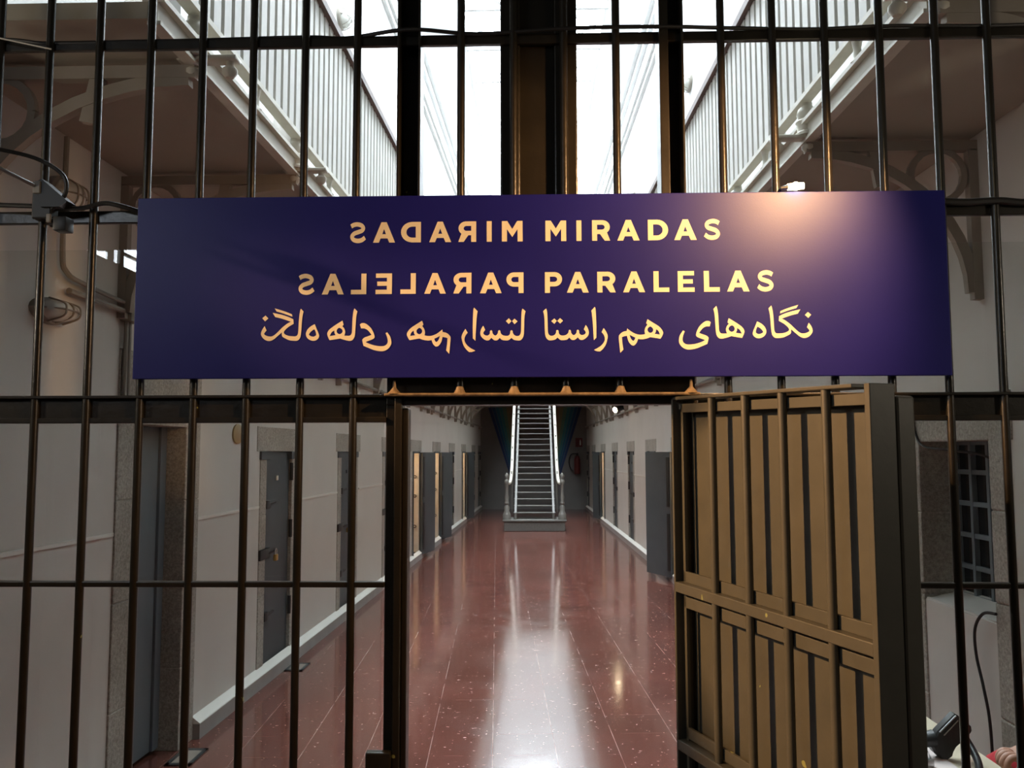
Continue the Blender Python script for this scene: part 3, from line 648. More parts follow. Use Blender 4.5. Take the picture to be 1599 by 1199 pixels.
# ------------------------------------------------------------------ staircase
st = thing('staircase', (-0.01, 18.1, 0), 'straight open iron staircase with pale handrails at the end of the hall', 'staircase')
CXs = -0.015
MB().bbox(CXs - 0.64, CXs + 0.64, 18.0, 18.9, 0.0, 0.20, 0.01).bbox(CXs - 0.67, CXs + 0.67, 17.97, 18.9, 0.20, 0.235, 0.008).build('base_step', M['stepstone'], st, False)
NST = 20; rise, run = 0.134, 0.205
for i in range(NST):
    y = 18.12 + run * (i + 1); z = 0.235 + rise * (i + 1)
    MB().bbox(CXs - 0.45, CXs + 0.45, y - 0.015, y + run - 0.02, z - 0.022, z, 0.004).build('tread', M['tread'], st, False)
for sg in (-1, 1):
    mb = MB(lambda a, b, z, sg=sg: (CXs + sg * a, b, z))
    y0, z0, y1, z1 = 18.15, 0.235, 18.12 + run * 21, 0.235 + rise * 20.5
    mb.add([(x, y, z) for x in (0.38, 0.425) for y, z in ((y0, z0), (y0 + 0.18, z0), (y1, z1 - 0.10), (y1, z1 + 0.02), (y0, z0 + 0.14))],
           [(0, 1, 2, 3, 4), (9, 8, 7, 6, 5), (0, 5, 6, 1), (1, 6, 7, 2), (2, 7, 8, 3), (3, 8, 9, 4), (4, 9, 5, 0)])
    mb.build('stringer', M['tread'], st, False)
    hp = spline([(0.575, 18.12, 1.02), (0.53, 18.16, 1.00), (0.505, 18.3, 1.07), (0.49, 18.7, 1.34), (0.49, 19.4, 1.80), (0.49, 21.0, 2.85), (0.49, 22.3, 3.70), (0.49, 22.6, 3.85)], 6)
    MB(lambda a, b, z, sg=sg: (CXs + sg * a, b, z)).tube(hp, 0.035, 10).build('handrail', M['cream'], st)
    prof = [(0.001, 0.235), (0.085, 0.235), (0.085, 0.34), (0.075, 0.36), (0.05, 0.42), (0.055, 0.50), (0.035, 0.54), (0.05, 0.58), (0.032, 0.63), (0.045, 0.70), (0.03, 0.76), (0.035, 0.96), (0.05, 0.99), (0.05, 1.05), (0.028, 1.08), (0.045, 1.14), (0.03, 1.19), (0.001, 1.22)]
    MB(lambda a, b, z, sg=sg: (CXs + sg * a, b, z)).lathe(prof, (0.585, 18.12, 0), 14).build('newel_post', M['steelgrey'], st)
    for k in range(10):
        y = 18.42 + run * 2 * k; z = 0.235 + rise * 2 * k + 0.15
        MB(lambda a, b, z, sg=sg: (CXs + sg * a, b, z)).tube([(0.485, y, z), (0.49, y, z + 0.86)], 0.011, 6).build('baluster', M['steelgrey'], st)
# painted bands of colour on the end wall either side of the stairs
cols = [(0.02, 0.05, 0.16), (0.02, 0.10, 0.22), (0.03, 0.17, 0.26), (0.06, 0.24, 0.25), (0.14, 0.27, 0.18), (0.28, 0.25, 0.12), (0.36, 0.22, 0.10)]
for sg, side in ((-1, 'left'), (1, 'right')):
    t = thing('wall_mural', (sg * 0.9, HALL1, 1.4), 'fan of blue to ochre painted bands on the end wall %s of the stairs' % side, 'mural')
    for j, c in enumerate(cols):
        f0, f1 = j / len(cols), (j + 0.9) / len(cols)
        top = lambda f: 1.38 - 0.76 * f
        mb = MB().add([(sg * (top(f0)), 24.893, 3.0), (sg * (top(f1)), 24.893, 3.0), (sg * (0.74 - 0.12 * f1), 24.893, 1.0 + 0.9 * f1), (sg * (0.74 - 0.12 * f0), 24.893, 1.0 + 0.9 * f0),
                       (sg * (top(f0)), 24.899, 3.0), (sg * (top(f1)), 24.899, 3.0), (sg * (0.74 - 0.12 * f1), 24.899, 1.0 + 0.9 * f1), (sg * (0.74 - 0.12 * f0), 24.899, 1.0 + 0.9 * f0)],
                      [(0, 1, 2, 3), (7, 6, 5, 4), (0, 4, 5, 1), (1, 5, 6, 2), (2, 6, 7, 3), (3, 7, 4, 0)])
        nm = ('navy', 'blue', 'teal blue', 'teal', 'green', 'olive', 'ochre')[j]
        mb.build('band', paint('mural_' + nm.replace(' ', '_'), tuple(0.7 * q for q in c), tuple(0.85 * q for q in c), 0.7, 6, 0), t, False, nm + ' painted band')

# ------------------------------------------------------------------ the gate
GY = 2.20
g = thing('prison_gate', (0, GY, 0), 'dark iron bar gate spanning the hall entrance', 'gate')
BX = [-1.865, -1.727, -1.588, -1.449, -1.312, -1.175, -1.034, -0.892, -0.753, -0.612, -0.472, -0.193, -0.053, 0.081, 0.220, 0.498, 0.634, 0.771, 0.915, 1.060, 1.196, 1.335, 1.475, 1.615, 1.755, 1.880]
for x in BX:
    z0 = 1.80 if -0.40 < x < 0.42 else 0.0
    br_ = MB().tube([(x, GY, z0), (x, GY, 3.3)], 0.0105, 12).build('bar', M['gate'], g)
    if z0: MB().lathe([(0.018, 1.800), (0.014, 1.805), (0.011, 1.812), (0.009, 1.818), (0.001, 1.820)], (x, GY - 0.016, 0), 12).build('weld', M['rust_lamplight'], br_)
for x in (-0.362, 0.3995):
    MB().lathe([(0.020, 1.800), (0.012, 1.807), (0.005, 1.816), (0.0035, 1.834), (0.001, 1.835)], (x, GY - 0.018, 0), 12).build('weld', M['rust_lamplight'], g)
# crossbars
for nm, z0, z1, y0, y1 in (('crossbar', 2.742, 2.770, GY + 0.004, GY + 0.02), ('crossbar', 2.262, 2.296, GY + 0.004, GY + 0.02)):
    MB().bbox(-1.97, 1.92, y0, y1, z0, z1, 0.003).bbox(-1.97, 1.92, y0, y1 + 0.03, z1 - 0.006, z1, 0.002).build(nm, M['gate'], g, False)
for x0, x1 in ((-1.97, -0.385), (0.42, 1.92)):
    MB().bbox(x0, x1, GY + 0.004, GY + 0.02, 1.737, 1.797, 0.003).bbox(x0, x1, GY - 0.012, GY + 0.03, 1.792, 1.800, 0.002).bbox(x0, x1, GY - 0.004, GY + 0.03, 1.728, 1.742, 0.002).build('beam', M['gate'], g, False)
    MB().bbox(x0, x1, GY - 0.006, GY + 0.012, 1.3065, 1.3215, 0.003).build('lower_crossbar', M['gate'], g, False)
    MB().bbox(x0, x1, GY - 0.006, GY + 0.012, 0.40, 0.415, 0.003).build('lower_crossbar', M['gate'], g, False)
MB().bbox(-0.385, 0.42, GY - 0.004, GY + 0.045, 1.772, 1.797, 0.003).build('opening_head', M['gate'], g, False)
MB().bbox(-0.386, 0.421, GY - 0.034, GY + 0.012, 1.7935, 1.8015, 0.003).build('ledge', M['rust_lamplight'], g, False)
MB().box(-0.386, 0.415, GY + 0.012, GY + 0.05, 1.80, 2.0).build('transom', M['gate'], g, False)
# posts of the upper part
for x0, x1, w0, w1 in ((-0.3625, -0.300, 0.008, 0.006), (0.333, 0.3975, 0.024, 0.006)):     # channel posts, open side to the lobby
    MB().bbox(x0, x0 + w0, GY - 0.015, GY + 0.06, 2.0, 3.3, 0.002).bbox(x1 - w1, x1, GY - 0.015, GY + 0.06, 2.0, 3.3, 0.002).bbox(x0 + 0.002, x1 - 0.002, GY + 0.045, GY + 0.058, 2.0, 3.3, 0.002).build('post', M['gate'], g, False)
# central column: flat plate with two flanges behind the middle bars
MB().bbox(-0.040, 0.056, GY + 0.030, GY + 0.042, 2.0, 3.3, 0.002).build('column_plate', M['gate'], g, False)
for x0, x1 in ((-0.089, -0.036), (0.056, 0.117)):
    MB().bbox(x0, x1, GY + 0.016, GY + 0.07, 2.0, 3.3, 0.004).build('column_flange', M['gate'], g, False)
# left jamb of the opening
MB().bbox(-0.386, -0.362, GY + 0.0, GY + 0.06, 0, 1.80, 0.003).bbox(-0.362, -0.343, GY - 0.016, GY + 0.05, 0, 1.80, 0.003).bbox(-0.343, -0.328, GY - 0.002, GY + 0.05, 0, 1.765, 0.003).build('jamb', M['gate'], g, False)
MB().bbox(0.36, 0.42, GY + 0.002, GY + 0.05, 0, 1.80, 0.003).build('jamb', M['gate'], g, False)
MB().bbox(-0.425, -0.362, GY - 0.03, GY - 0.004, 0.866, 0.907, 0.004).build('latch_keeper', M['gate'], g, False)

# ------------------------------------------------------------------ open gate door
gx, gy = 0.3625, 2.1975; du = (0.37, -0.929); dn = (-0.929, -0.37)
lf = lambda u, v, z: (gx + du[0] * u + dn[0] * v, gy + du[1] * u + dn[1] * v, z - 0.022 * u)
gd = thing('gate_door', (gx, gy, 0.02), 'open iron gate door with bars over sheet steel, swung towards the viewer', 'gate door')
Z0, Z1 = 0.03, 1.790
W_ = 0.69
F0, F1 = 0.015, -0.044      # front and back of the barred frame
mb = MB(lf).bbox(0, W_ - 0.045, F1, F0, Z1 - 0.008, Z1, 0.002).build('top_rail', M['leaf'], gd, False)
MB(lf).bbox(0.0, 0.008, F1, F0, Z0, Z1, 0.002).build('hinge_stile', M['leaf'], gd, False)
MB(lf).bbox(W_ - 0.014, W_, F1, F0, Z0, Z1 - 0.001, 0.002).build('lock_stile', M['leaf'], gd, False)
MB(lf).bbox(0.008, W_ - 0.014, F1 - 0.002, F1 + 0.006, Z0, Z1 - 0.02, 0.001).build('sheet', M['leaf'], gd, False)
SF0, SF1 = -0.004, -0.012
MB(lf).bbox(0.016, W_ - 0.012, SF1, SF0, 1.750, 1.772, 0.001).build('inner_strip', M['leaf'], gd, False)
MB(lf).bbox(0.016, W_ - 0.012, SF1, SF0, 1.325, 1.352, 0.001).build('inner_strip', M['leaf'], gd, False)
MB(lf).bbox(0.016, W_ - 0.012, SF1, SF0, 1.262, 1.290, 0.001).build('inner_strip', M['leaf'], gd, False)
MB(lf).bbox(0.016, W_ - 0.012, SF1, SF0, 0.945, 0.972, 0.001).build('inner_strip', M['leaf'], gd, False)
MB(lf).bbox(0.016, 0.026, SF1, SF0, 0.05, 1.772, 0.001).build('inner_strip', M['leaf'], gd, False)
MB(lf).bbox(0.0, W_ - 0.012, SF1, F0, 1.300, 1.325, 0.002).build('crossbar', M['leaf'], gd, False)
MB(lf).bbox(0.0, W_ - 0.012, SF1, F0, 0.915, 0.940, 0.002).build('crossbar', M['leaf'], gd, False)
MB(lf).bbox(0.0, W_ - 0.012, SF1, F0, 0.40, 0.425, 0.002).build('crossbar', M['leaf'], gd, False)
for u in (0.169, 0.301, 0.430, 0.563):
    MB(lf).tube([(u, 0.004, Z0), (u, 0.004, Z1 - 0.006)], 0.0095, 12).build('bar', M['leaf'], gd)
# outer half of the door: lock-side channel, lower at the top
MB(lf).bbox(W_ - 0.05, W_ - 0.004, -0.095, -0.050, Z0, 1.768, 0.006).build('outer_stile', M['leaf'], gd, False)
MB(lf).bbox(0.02, W_ - 0.05, -0.095, -0.088, Z0, 1.768, 0.002).build('outer_sheet', M['leaf'], gd, False)
MB(lf).bbox(0.02, W_ - 0.05, -0.088, -0.036, 1.758, 1.768, 0.002).build('outer_cap', M['leaf'], gd, False)
for z in (1.55, 1.0, 0.35):
    MB(lf).tube([(-0.004, -0.012, z - 0.05), (-0.004, -0.012, z + 0.05)], 0.013, 10).build('hinge', M['leaf'], gd)

# ------------------------------------------------------------------ glass panes behind the bars
for x0, x1, side in ((-1.93, -0.40, 'left'), (0.43, 1.88, 'right')):
    tag(MB().box(x0, x1, 2.246, 2.252, 0.0, 2.20).build('glass_panel', M['glass'], None, False), 'clear glass panel behind the %s bars of the gate' % side, 'glass', 'glass panels behind the gate')

# ------------------------------------------------------------------ sign
SY = 2.168
sg_ = thing('sign_board', (0, SY, 1.84), 'wide navy blue exhibition sign with mirrored cream lettering fixed to the gate', 'sign')
MB().bbox(-1.041, 1.054, SY, SY + 0.016, 1.841, 2.318, 0.0015).build('panel', M['sign'], sg_, False)
def outline(name, loops, root, mirror, label=None, depth=0.0003):
    """loops: closed outlines in metres (x, z); filled even-odd and given a thickness."""
    cu = bpy.data.curves.new(name, 'CURVE'); cu.dimensions = '2D'; cu.fill_mode = 'BOTH'; cu.extrude = depth
    for lp in loops:
        s = cu.splines.new('POLY'); s.points.add(len(lp) - 1); s.use_cyclic_u = True
        for p, (x, z) in zip(s.points, lp): p.co = ((-x if mirror else x), z - 1.84, 0, 1)
    tmp = bpy.data.objects.new(name, cu); COL.objects.link(tmp)
    dg = bpy.context.evaluated_depsgraph_get(); me = bpy.data.meshes.new_from_object(tmp.evaluated_get(dg))
    bpy.data.objects.remove(tmp); bpy.data.curves.remove(cu)
    for v in me.vertices: v.co = (v.co.x, -0.0004 + v.co.z, v.co.y)
    me.name = name; me.materials.clear(); me.materials.append(M['letter'])
    o = bpy.data.objects.new(name, me); COL.objects.link(o); o.parent = root
    if label: o['label'] = label
    return o
def arc(cx, cy, rx, ry, a0, a1, n=14): return [(cx + rx * math.cos(math.radians(a0 + (a1 - a0) * k / n)), cy + ry * math.sin(math.radians(a0 + (a1 - a0) * k / n))) for k in range(n + 1)]
def ribbon(pts, w):
    P = [Vector((a, b)) for a, b, *_ in [(p[0], p[1]) for p in spline([(x, y, 0) for x, y in pts], 8)]]; L, R_ = [], []
    for i, p in enumerate(P):
        t = (P[min(i + 1, len(P) - 1)] - P[max(i - 1, 0)]).normalized(); nn = Vector((-t.y, t.x)) * w / 2
        L.append(tuple(p + nn)); R_.append(tuple(p - nn))
    return L + R_[::-1]
GL = {
 'I': [[(0, 0), (0, 1), (1, 1), (1, 0)]],
 'L': [[(0, 0), (0, 1), (.33, 1), (.33, .215), (1, .215), (1, 0)]],
 'E': [[(0, 0), (0, 1), (.98, 1), (.98, .79), (.31, .79), (.31, .605), (.90, .605), (.90, .40), (.31, .40), (.31, .21), (1, .21), (1, 0)]],
 'M': [[(0, 0), (0, 1), (.26, 1), (.5, .61), (.74, 1), (1, 1), (1, 0), (.755, 0), (.755, .60), (.5, .22), (.245, .60), (.245, 0)]],
 'A': [[(0, 0), (.385, 1), (.62, 1), (1, 0), (.735, 0), (.655, .205), (.34, .205), (.26, 0)], [(.415, .41), (.50, .66), (.585, .41)]],
 'D': [[(0, 0), (0, 1), (.42, 1)] + arc(.44, .5, .56, .5, 88, -88) + [(.42, 0)], [(.26, .23), (.26, .77), (.42, .77)] + arc(.44, .5, .29, .27, 88, -88) + [(.42, .23)]],
 'P': [[(0, 0), (0, 1), (.55, 1)] + arc(.56, .655, .44, .345, 86, -86) + [(.55, .31), (.29, .31), (.29, 0)], [(.29, .53), (.29, .78), (.54, .78)] + arc(.55, .655, .16, .125, 86, -86) + [(.54, .53)]],
 'R': [[(0, 0), (0, 1), (.55, 1)] + arc(.56, .665, .43, .335, 86, -52) + [(1.0, 0), (.70, 0), (.44, .325), (.28, .325), (.28, 0)], [(.28, .54), (.28, .78), (.53, .78)] + arc(.54, .66, .16, .12, 86, -86) + [(.53, .54)]],
 'S': [ribbon([(.90, .80), (.75, .875), (.52, .905), (.27, .845), (.165, .72), (.25, .595), (.47, .525), (.72, .445), (.845, .30), (.75, .155), (.50, .095), (.25, .135), (.06, .255)], .215)],
}
ROWS = [[('M', .0295, .0537), ('I', .1096, .0130), ('R', .1499, .0465), ('A', .2149, .0572), ('D', .2938, .0519), ('A', .3611, .0576), ('S', .4372, .0431)],
        [('P', .0276, .0442), ('A', .0839, .0562), ('R', .1621, .0469), ('A', .2282, .0560), ('L', .3062, .0399), ('E', .3681, .0426), ('L', .4346, .0402), ('A', .4935, .0568), ('S', .5698, .0436)]]
for row, zb in zip(ROWS, (2.1937, 2.0585)):
    for mir in (False, True):
        for ch, x, w_ in row:
            outline('letter', [[(x + a * w_, zb + b * 0.0540) for a, b in lp] for lp in GL[ch]], sg_, mir, ('mirrored letter ' if mir else 'cream letter ') + ch)
# Persian line: outlines in px of four close views, scaled to the board
def persian(loops):
    out = []
    for sc, ox, oy, lp in loops:
        pts = []
        L = len(lp)
        corners = [i for i, p in enumerate(lp) if len(p) > 2]
        for i in range(L):
            b, c = lp[i], lp[(i + 1) % L]; a = lp[i - 1] if len(b) == 2 else b; d = lp[(i + 2) % L] if len(c) == 2 else c
            A, B, C_, D_ = [Vector(q[:2]) for q in (a, b, c, d)]
            nn = 1 if (len(b) > 2 and len(c) > 2) else 5
            for k in range(nn):
                t = k / nn; q = 0.5 * ((2 * B) + (C_ - A) * t + (2 * A - 5 * B + 4 * C_ - D_) * t * t + (3 * B - A - 3 * C_ + D_) * t ** 3)
                pts.append((q.x, q.y))
        PXM = 0.0016595                    # metres per photograph pixel on the board
        out.append([((ox + x * sc - 833.9) * PXM, 1.9545 - (oy + y * sc - 520.0) * PXM * 1.006) for x, y in pts])
    return out
S1, S2 = 140 / 1599, 120 / 1599
W1 = [(S1, 840, 470, lp) for lp in (
 [(85,185,1),(140,135,1),(155,190),(162,300),(165,450),(170,560),(195,610),(240,622),(285,605),(310,570),(318,528),(338,520),(355,533),(362,580),(390,612),(440,618),(490,605),(525,570),(535,527),(552,518),(570,530),(580,575),(610,608),(640,605),(670,570),(680,527),(697,518),(715,532),(722,580),(755,610),(800,605),(830,580),(830,550),(800,510,1),(835,435,1),(870,490),(888,560),(875,620),(830,670),(775,697),(730,690),(692,650,1),(660,680),(625,697),(580,690),(545,652,1),(510,685),(460,698),(390,696),(335,652,1),(300,685),(240,700),(180,697),(140,660),(120,600),(112,480),(108,330),(100,250)],
 [(228,362,1),(282,315,1),(325,358,1),(282,412,1)], [(335,358,1),(383,308,1),(435,356,1),(385,408,1)],
 [(935,180,1),(995,115,1),(1010,150),(1018,300),(1022,480),(1020,660,1),(975,702,1),(968,560),(958,380),(945,240)],
 [(1150,490,1),(1190,550),(1218,620),(1212,690),(1180,790),(1130,860),(1085,900,1),(1030,898),(975,875,1),(1060,830),(1120,780),(1160,720),(1168,670),(1150,610),(1112,560,1)])]
W2 = [(S1, 950, 470, lp) for lp in (
 [(305,500,1),(400,570),(490,607),(560,612),(620,600,1),(612,540),(630,480),(660,435),(640,410,1),(665,340,1),(760,400),(860,465),(910,520),(935,580),(915,640),(885,685,1),(800,670),(710,655,1),(640,680),(560,692),(495,685,1),(470,750),(430,795),(405,800),(370,785),(325,725),(302,640),(298,630,1),(250,640),(212,650,1),(218,750),(235,870,1),(180,930,1),(168,800),(157,650),(180,600),(230,560),(298,543,1)],
 [(715,468),(755,500),(762,535),(745,565),(712,580),(680,565),(662,530),(675,490)], [(815,515,1),(855,550),(878,610,1),(785,597,1),(805,565)], [(345,610,1),(400,640),(447,660,1),(435,695),(408,718),(370,680)])]
W3 = [(S2, 1050, 470, lp) for lp in (
 [(165,632,1),(200,650,1),(165,740),(152,820),(170,875),(220,912),(300,920),(420,905),(530,870),(615,832,1),(560,810),(480,780),(440,755),(428,720),(450,640),(500,550),(570,480),(640,440),(700,440,1),(735,465,1),(710,550,1),(640,552),(580,580),(530,630),(492,685,1),(560,710),(630,735),(670,765),(682,800),(655,910,1),(560,950),(430,1000),(310,1022),(220,1015),(140,970),(90,900),(78,830),(100,730)],
 [(790,195,1),(852,130,1),(870,180),(885,280),(893,400),(897,560),(905,650),(940,695),(1000,700),(1060,698,1),(1040,620),(1060,550),(1102,500,1),(1075,470,1),(1100,385,1),(1200,445),(1310,520),(1375,575),(1412,640),(1405,700),(1365,790,1),(1260,775),(1145,755,1),(1050,785),(960,805),(900,795),(860,755),(838,690),(828,560),(820,400),(810,280)],
 [(1165,535),(1205,560),(1218,605),(1200,645),(1155,665),(1115,645),(1093,605),(1115,560)], [(1268,585,1),(1325,630),(1362,705,1),(1240,685,1),(1262,640)])]
W4 = [(S2, 1150, 470, lp) for lp in (
 [(345,455,1),(420,495),(490,560),(525,640),(515,710),(470,765),(400,797),(330,795),(275,760),(250,710),(262,650),(300,560)], [(350,560,1),(400,590),(445,635),(465,675,1),(430,700),(370,715),(325,695),(312,670),(325,610)],
 [(583,190,1),(640,130,1),(655,180),(670,280),(680,420),(685,580),(695,660),(730,700),(800,703),(880,695),(950,670),(985,640),(985,605),(950,560),(880,500),(785,445,1),(795,350,1),(900,300),(1060,250),(1230,212,1),(1175,300,1),(1020,340),(845,400,1),(920,440),(1020,520),(1110,610),(1190,680),(1250,705),(1320,700),(1380,675),(1400,650),(1385,620),(1352,580,1),(1392,490,1),(1440,560),(1465,640),(1450,700),(1400,760),(1330,795),(1260,795),(1190,760),(1120,700),(1030,620,1),(1028,680),(1010,715),(950,750),(870,785),(780,797),(710,795),(665,765),(638,710),(625,600),(615,400),(600,270)],
 [(815,295,1),(825,245,1),(950,195),(1070,155),(1188,120,1),(1150,185,1),(1000,230)], [(1318,328,1),(1380,268,1),(1445,325,1),(1385,390,1)])]
for mir in (False, True):
    for wd, lab in ((W1, 'fourth'), (W2, 'third'), (W3, 'second'), (W4, 'first')):
        outline('persian_word', persian(wd), sg_, mir, '%scream Persian word, %s of the line' % ('mirrored ' if mir else '', lab))

# small glowing spot over the sign's top edge, given the shape of a bulb
hl = thing('glow_spot', (0.668, 2.155, 2.33), 'small glowing spot over the top edge of the sign, shaped like a bulb', 'lamp')
MB().sphere((0.672, 2.158, 2.329), 0.011, 10).tube([(0.652, 2.158, 2.327), (0.692, 2.158, 2.330)], 0.0085, 10).build('bulb', M['bulb'], hl)
MB().tube([(0.634, 2.16, 2.325), (0.654, 2.158, 2.327)], [0.004, 0.007], 10).build('socket', M['chrome'], hl)
MB().tube([(0.636, 2.163, 2.325), (0.636, 2.19, 2.322), (0.636, 2.212, 2.30)], 0.004, 8).build('stem', M['black'], hl)

# ------------------------------------------------------------------ arm spotlights and cables
al = thing('arm_spotlight', (-1.28, 2.16, 2.29), 'black clamp spotlight on a steel arm fixed to the left bars', 'spotlight', 'arm spotlights on the gate')
MB().bbox(-1.315, -1.262, 2.150, 2.186, 2.262, 2.345, 0.004).add([(-1.30, 2.14, 2.355), (-1.285, 2.14, 2.365), (-1.215, 2.14, 2.305), (-1.235, 2.14, 2.29), (-1.285, 2.14, 2.29), (-1.30, 2.185, 2.355), (-1.285, 2.185, 2.365), (-1.215, 2.185, 2.305), (-1.235, 2.185, 2.29), (-1.285, 2.185, 2.29)],
     [(0, 1, 2, 3, 4), (9, 8, 7, 6, 5), (0, 5, 6, 1), (1, 6, 7, 2), (2, 7, 8, 3), (3, 8, 9, 4), (4, 9, 5, 0)]).build('clamp', M['black'], al, False)
MB().tube([(-1.26, 2.15, 2.25), (-1.215, 2.15, 2.245)], 0.012, 8).bbox(-1.245, -1.21, 2.13, 2.17, 2.225, 2.262, 0.003).build('clamp_screw', M['black'], al)
MB().bbox(-1.305, -1.285, 2.135, 2.145, 2.325, 2.358, 0.002).build('plate', M['pipe'], al, False)
MB().bbox(-1.262, -1.25, 2.128, 2.135, 2.245, 2.268, 0.002).build('screw_plate', M['pipe'], al, False)
MB().tube([(-1.300, 2.135, 2.345), (-1.425, 2.02, 2.405), (-1.55, 1.90, 2.475)], 0.005, 10).build('arm', M['chrome'], al)
MB().tube([(-1.428, 2.0, 2.425), (-1.46, 1.99, 2.445)], [0.012, 0.02], 12).tube([(-1.55, 1.90, 2.475), (-2.0, 1.80, 2.68), (-2.56, 1.745, 2.90)], 0.008, 10).build('joint', M['black'], al)
d_ = (Vector(LEFT_AIM) - Vector(LEFT_LAMP)).normalized(); L_ = Vector(LEFT_LAMP)
MB().tube([tuple(L_ - d_ * 0.14), tuple(L_ - d_ * 0.05), tuple(L_ - d_ * 0.012)], [0.03, 0.05, 0.06], 18).build('head', M['black'], al)
MB().tube([tuple(L_ - d_ * 0.011), tuple(L_ - d_ * 0.008)], 0.045, 18).build('lens', M['bulb'], al)
al2 = thing('arm_spotlight', (0.92, 2.2, 3.0), 'black arm spotlight reaching out above the right half of the sign', 'spotlight', 'arm spotlights on the gate')
R0 = Vector(RIGHT_LAMP); d2 = (Vector(RIGHT_AIM) - R0).normalized()
MB().tube([tuple(R0 - d2 * 0.14), tuple(R0 - d2 * 0.05), tuple(R0 - d2 * 0.012)], [0.03, 0.05, 0.06], 18).build('head', M['black'], al2)
MB().tube([tuple(R0 - d2 * 0.011), tuple(R0 - d2 * 0.008)], 0.045, 18).build('lens', M['bulb'], al2)
MB().tube([(0.92, 2.17, 3.02), (0.90, 1.85, 2.98), tuple(R0 - d2 * 0.13)], 0.006, 10).build('arm', M['chrome'], al2)
MB().bbox(0.89, 0.95, 2.15, 2.188, 2.99, 3.06, 0.004).build('clamp', M['black'], al2)
cable('power_cable', [(-1.44, 2.0, 2.435), (-1.40, 2.08, 2.432), (-1.30, 2.13, 2.417), (-1.235, 2.15, 2.378), (-1.225, 2.15, 2.33), (-1.25, 2.15, 2.295), (-1.27, 2.16, 2.29)], 0.0055, 'black cable looping from the left arm lamp to its clamp')
cable('power_cable', [(-1.95, 2.17, 2.312), (-1.60, 2.17, 2.312), (-1.42, 2.17, 2.305), (-1.30, 2.165, 2.298), (-1.2, 2.17, 2.293), (-1.135, 2.172, 2.307), (-1.09, 2.174, 2.300), (-1.04, 2.188, 2.286)], 0.0065, 'black cable lying along the left crossbar behind the sign')
cable('power_cable', [(-1.9, 2.205, 2.795), (-1.46, 2.205, 2.777), (-1.318, 2.205, 2.763), (-1.10, 2.21, 2.767), (-0.90, 2.21, 2.768), (-0.62, 2.212, 2.773), (-0.50, 2.212, 2.769), (-0.33, 2.18, 2.774), (-0.15, 2.20, 2.769), (0.1, 2.185, 2.773), (0.34, 2.18, 2.771), (0.55, 2.205, 2.776), (0.75, 2.205, 2.770), (0.95, 2.205, 2.776), (1.2, 2.205, 2.772), (1.45, 2.205, 2.776), (1.85, 2.205, 2.774)], 0.0055, 'thin black cable strung along the top crossbar')
tag(MB().tube([(-1.60, 2.17, 2.79), (-1.45, 2.175, 2.768), (-1.30, 2.185, 2.737)], 0.0022, 6).build('string', M['cream']), 'thin pale string stretched to the top left crossbar', 'string')
cable('power_cable', [(1.06, 2.188, 2.294), (1.12, 2.188, 2.292), (1.20, 2.188, 2.295), (1.28, 2.188, 2.289), (1.40, 2.188, 2.297), (1.6, 2.188, 2.292), (1.85, 2.188, 2.294)], 0.0095, 'thick black cable taped along the right crossbar')
cable('power_cable', [RW(4.33, 0.02, 1.86), RW(4.30, 0.02, 1.74), RW(4.22, 0.02, 1.675), RW(4.05, -0.02, 1.655), RW(3.9, -0.12, 1.62), RW(3.8, -0.2, 1.5)], 0.006, 'black cable drooping across the granite lintel of the right window')
cable('power_cable', [RW(3.63, 0.03, 0.98), RW(3.72, 0.035, 0.965), RW(3.79, 0.035, 0.89), RW(3.79, 0.035, 0.78), RW(3.745, 0.035, 0.66), RW(3.705, 0.035, 0.52), RW(3.70, 0.035, 0.30), RW(3.72, 0.04, 0.01)], 0.0065, 'black cable hanging down the white panel below the right window')

# ------------------------------------------------------------------ desk corner behind the right bars
dk = thing('desk', (1.05, 2.7, 0), 'cream topped desk behind the right bars', 'desk')
MB().bbox(0.62, 1.375, 2.40, 3.16, 0.695, 0.72, 0.004).build('top', M['desk'], dk)
for x, y in ((0.67, 2.45), (1.32, 2.45), (0.67, 3.1), (1.32, 3.1)): MB().bbox(x - 0.02, x + 0.02, y - 0.02, y + 0.02, 0, 0.695, 0.003).build('leg', M['darksteel'], dk)
tag(MB().bbox(0.80, 1.235, 2.44, 2.90, 0.7205, 0.726, 0.001).build('leaflet', M['paper']), 'pale pink paper sheet lying on the desk', 'paper')
tag(MB().bbox(1.145, 1.185, 2.555, 2.58, 0.7265, 0.732, 0.002).build('red_pen', M['red']), 'short red pen lying on the pink paper', 'pen')
bc = thing('bulldog_clip', (1.145, 2.66, 0.727), 'small bright metal clip standing on the pink paper', 'clip')
MB().bbox(1.138, 1.168, 2.61, 2.63, 0.7265, 0.748, 0.003).build('jaw', M['chrome'], bc); MB().tube([(1.146, 2.62, 0.747), (1.152, 2.62, 0.772), (1.160, 2.62, 0.749)], 0.003, 8).build('lever', M['chrome'], bc)
sn = thing('handheld_scanner', (1.30, 2.68, 0.72), 'black handheld scanner propped up on the desk behind the bars', 'scanner')
SP = [(1.211, 0.806), (1.265, 0.858), (1.275, 0.854), (1.313, 0.822), (1.315, 0.809), (1.304, 0.794), (1.299, 0.775), (1.288, 0.768), (1.276, 0.771), (1.264, 0.761), (1.254, 0.744), (1.25, 0.731), (1.237, 0.7215), (1.221, 0.724), (1.2, 0.744), (1.192, 0.760), (1.200, 0.786)]
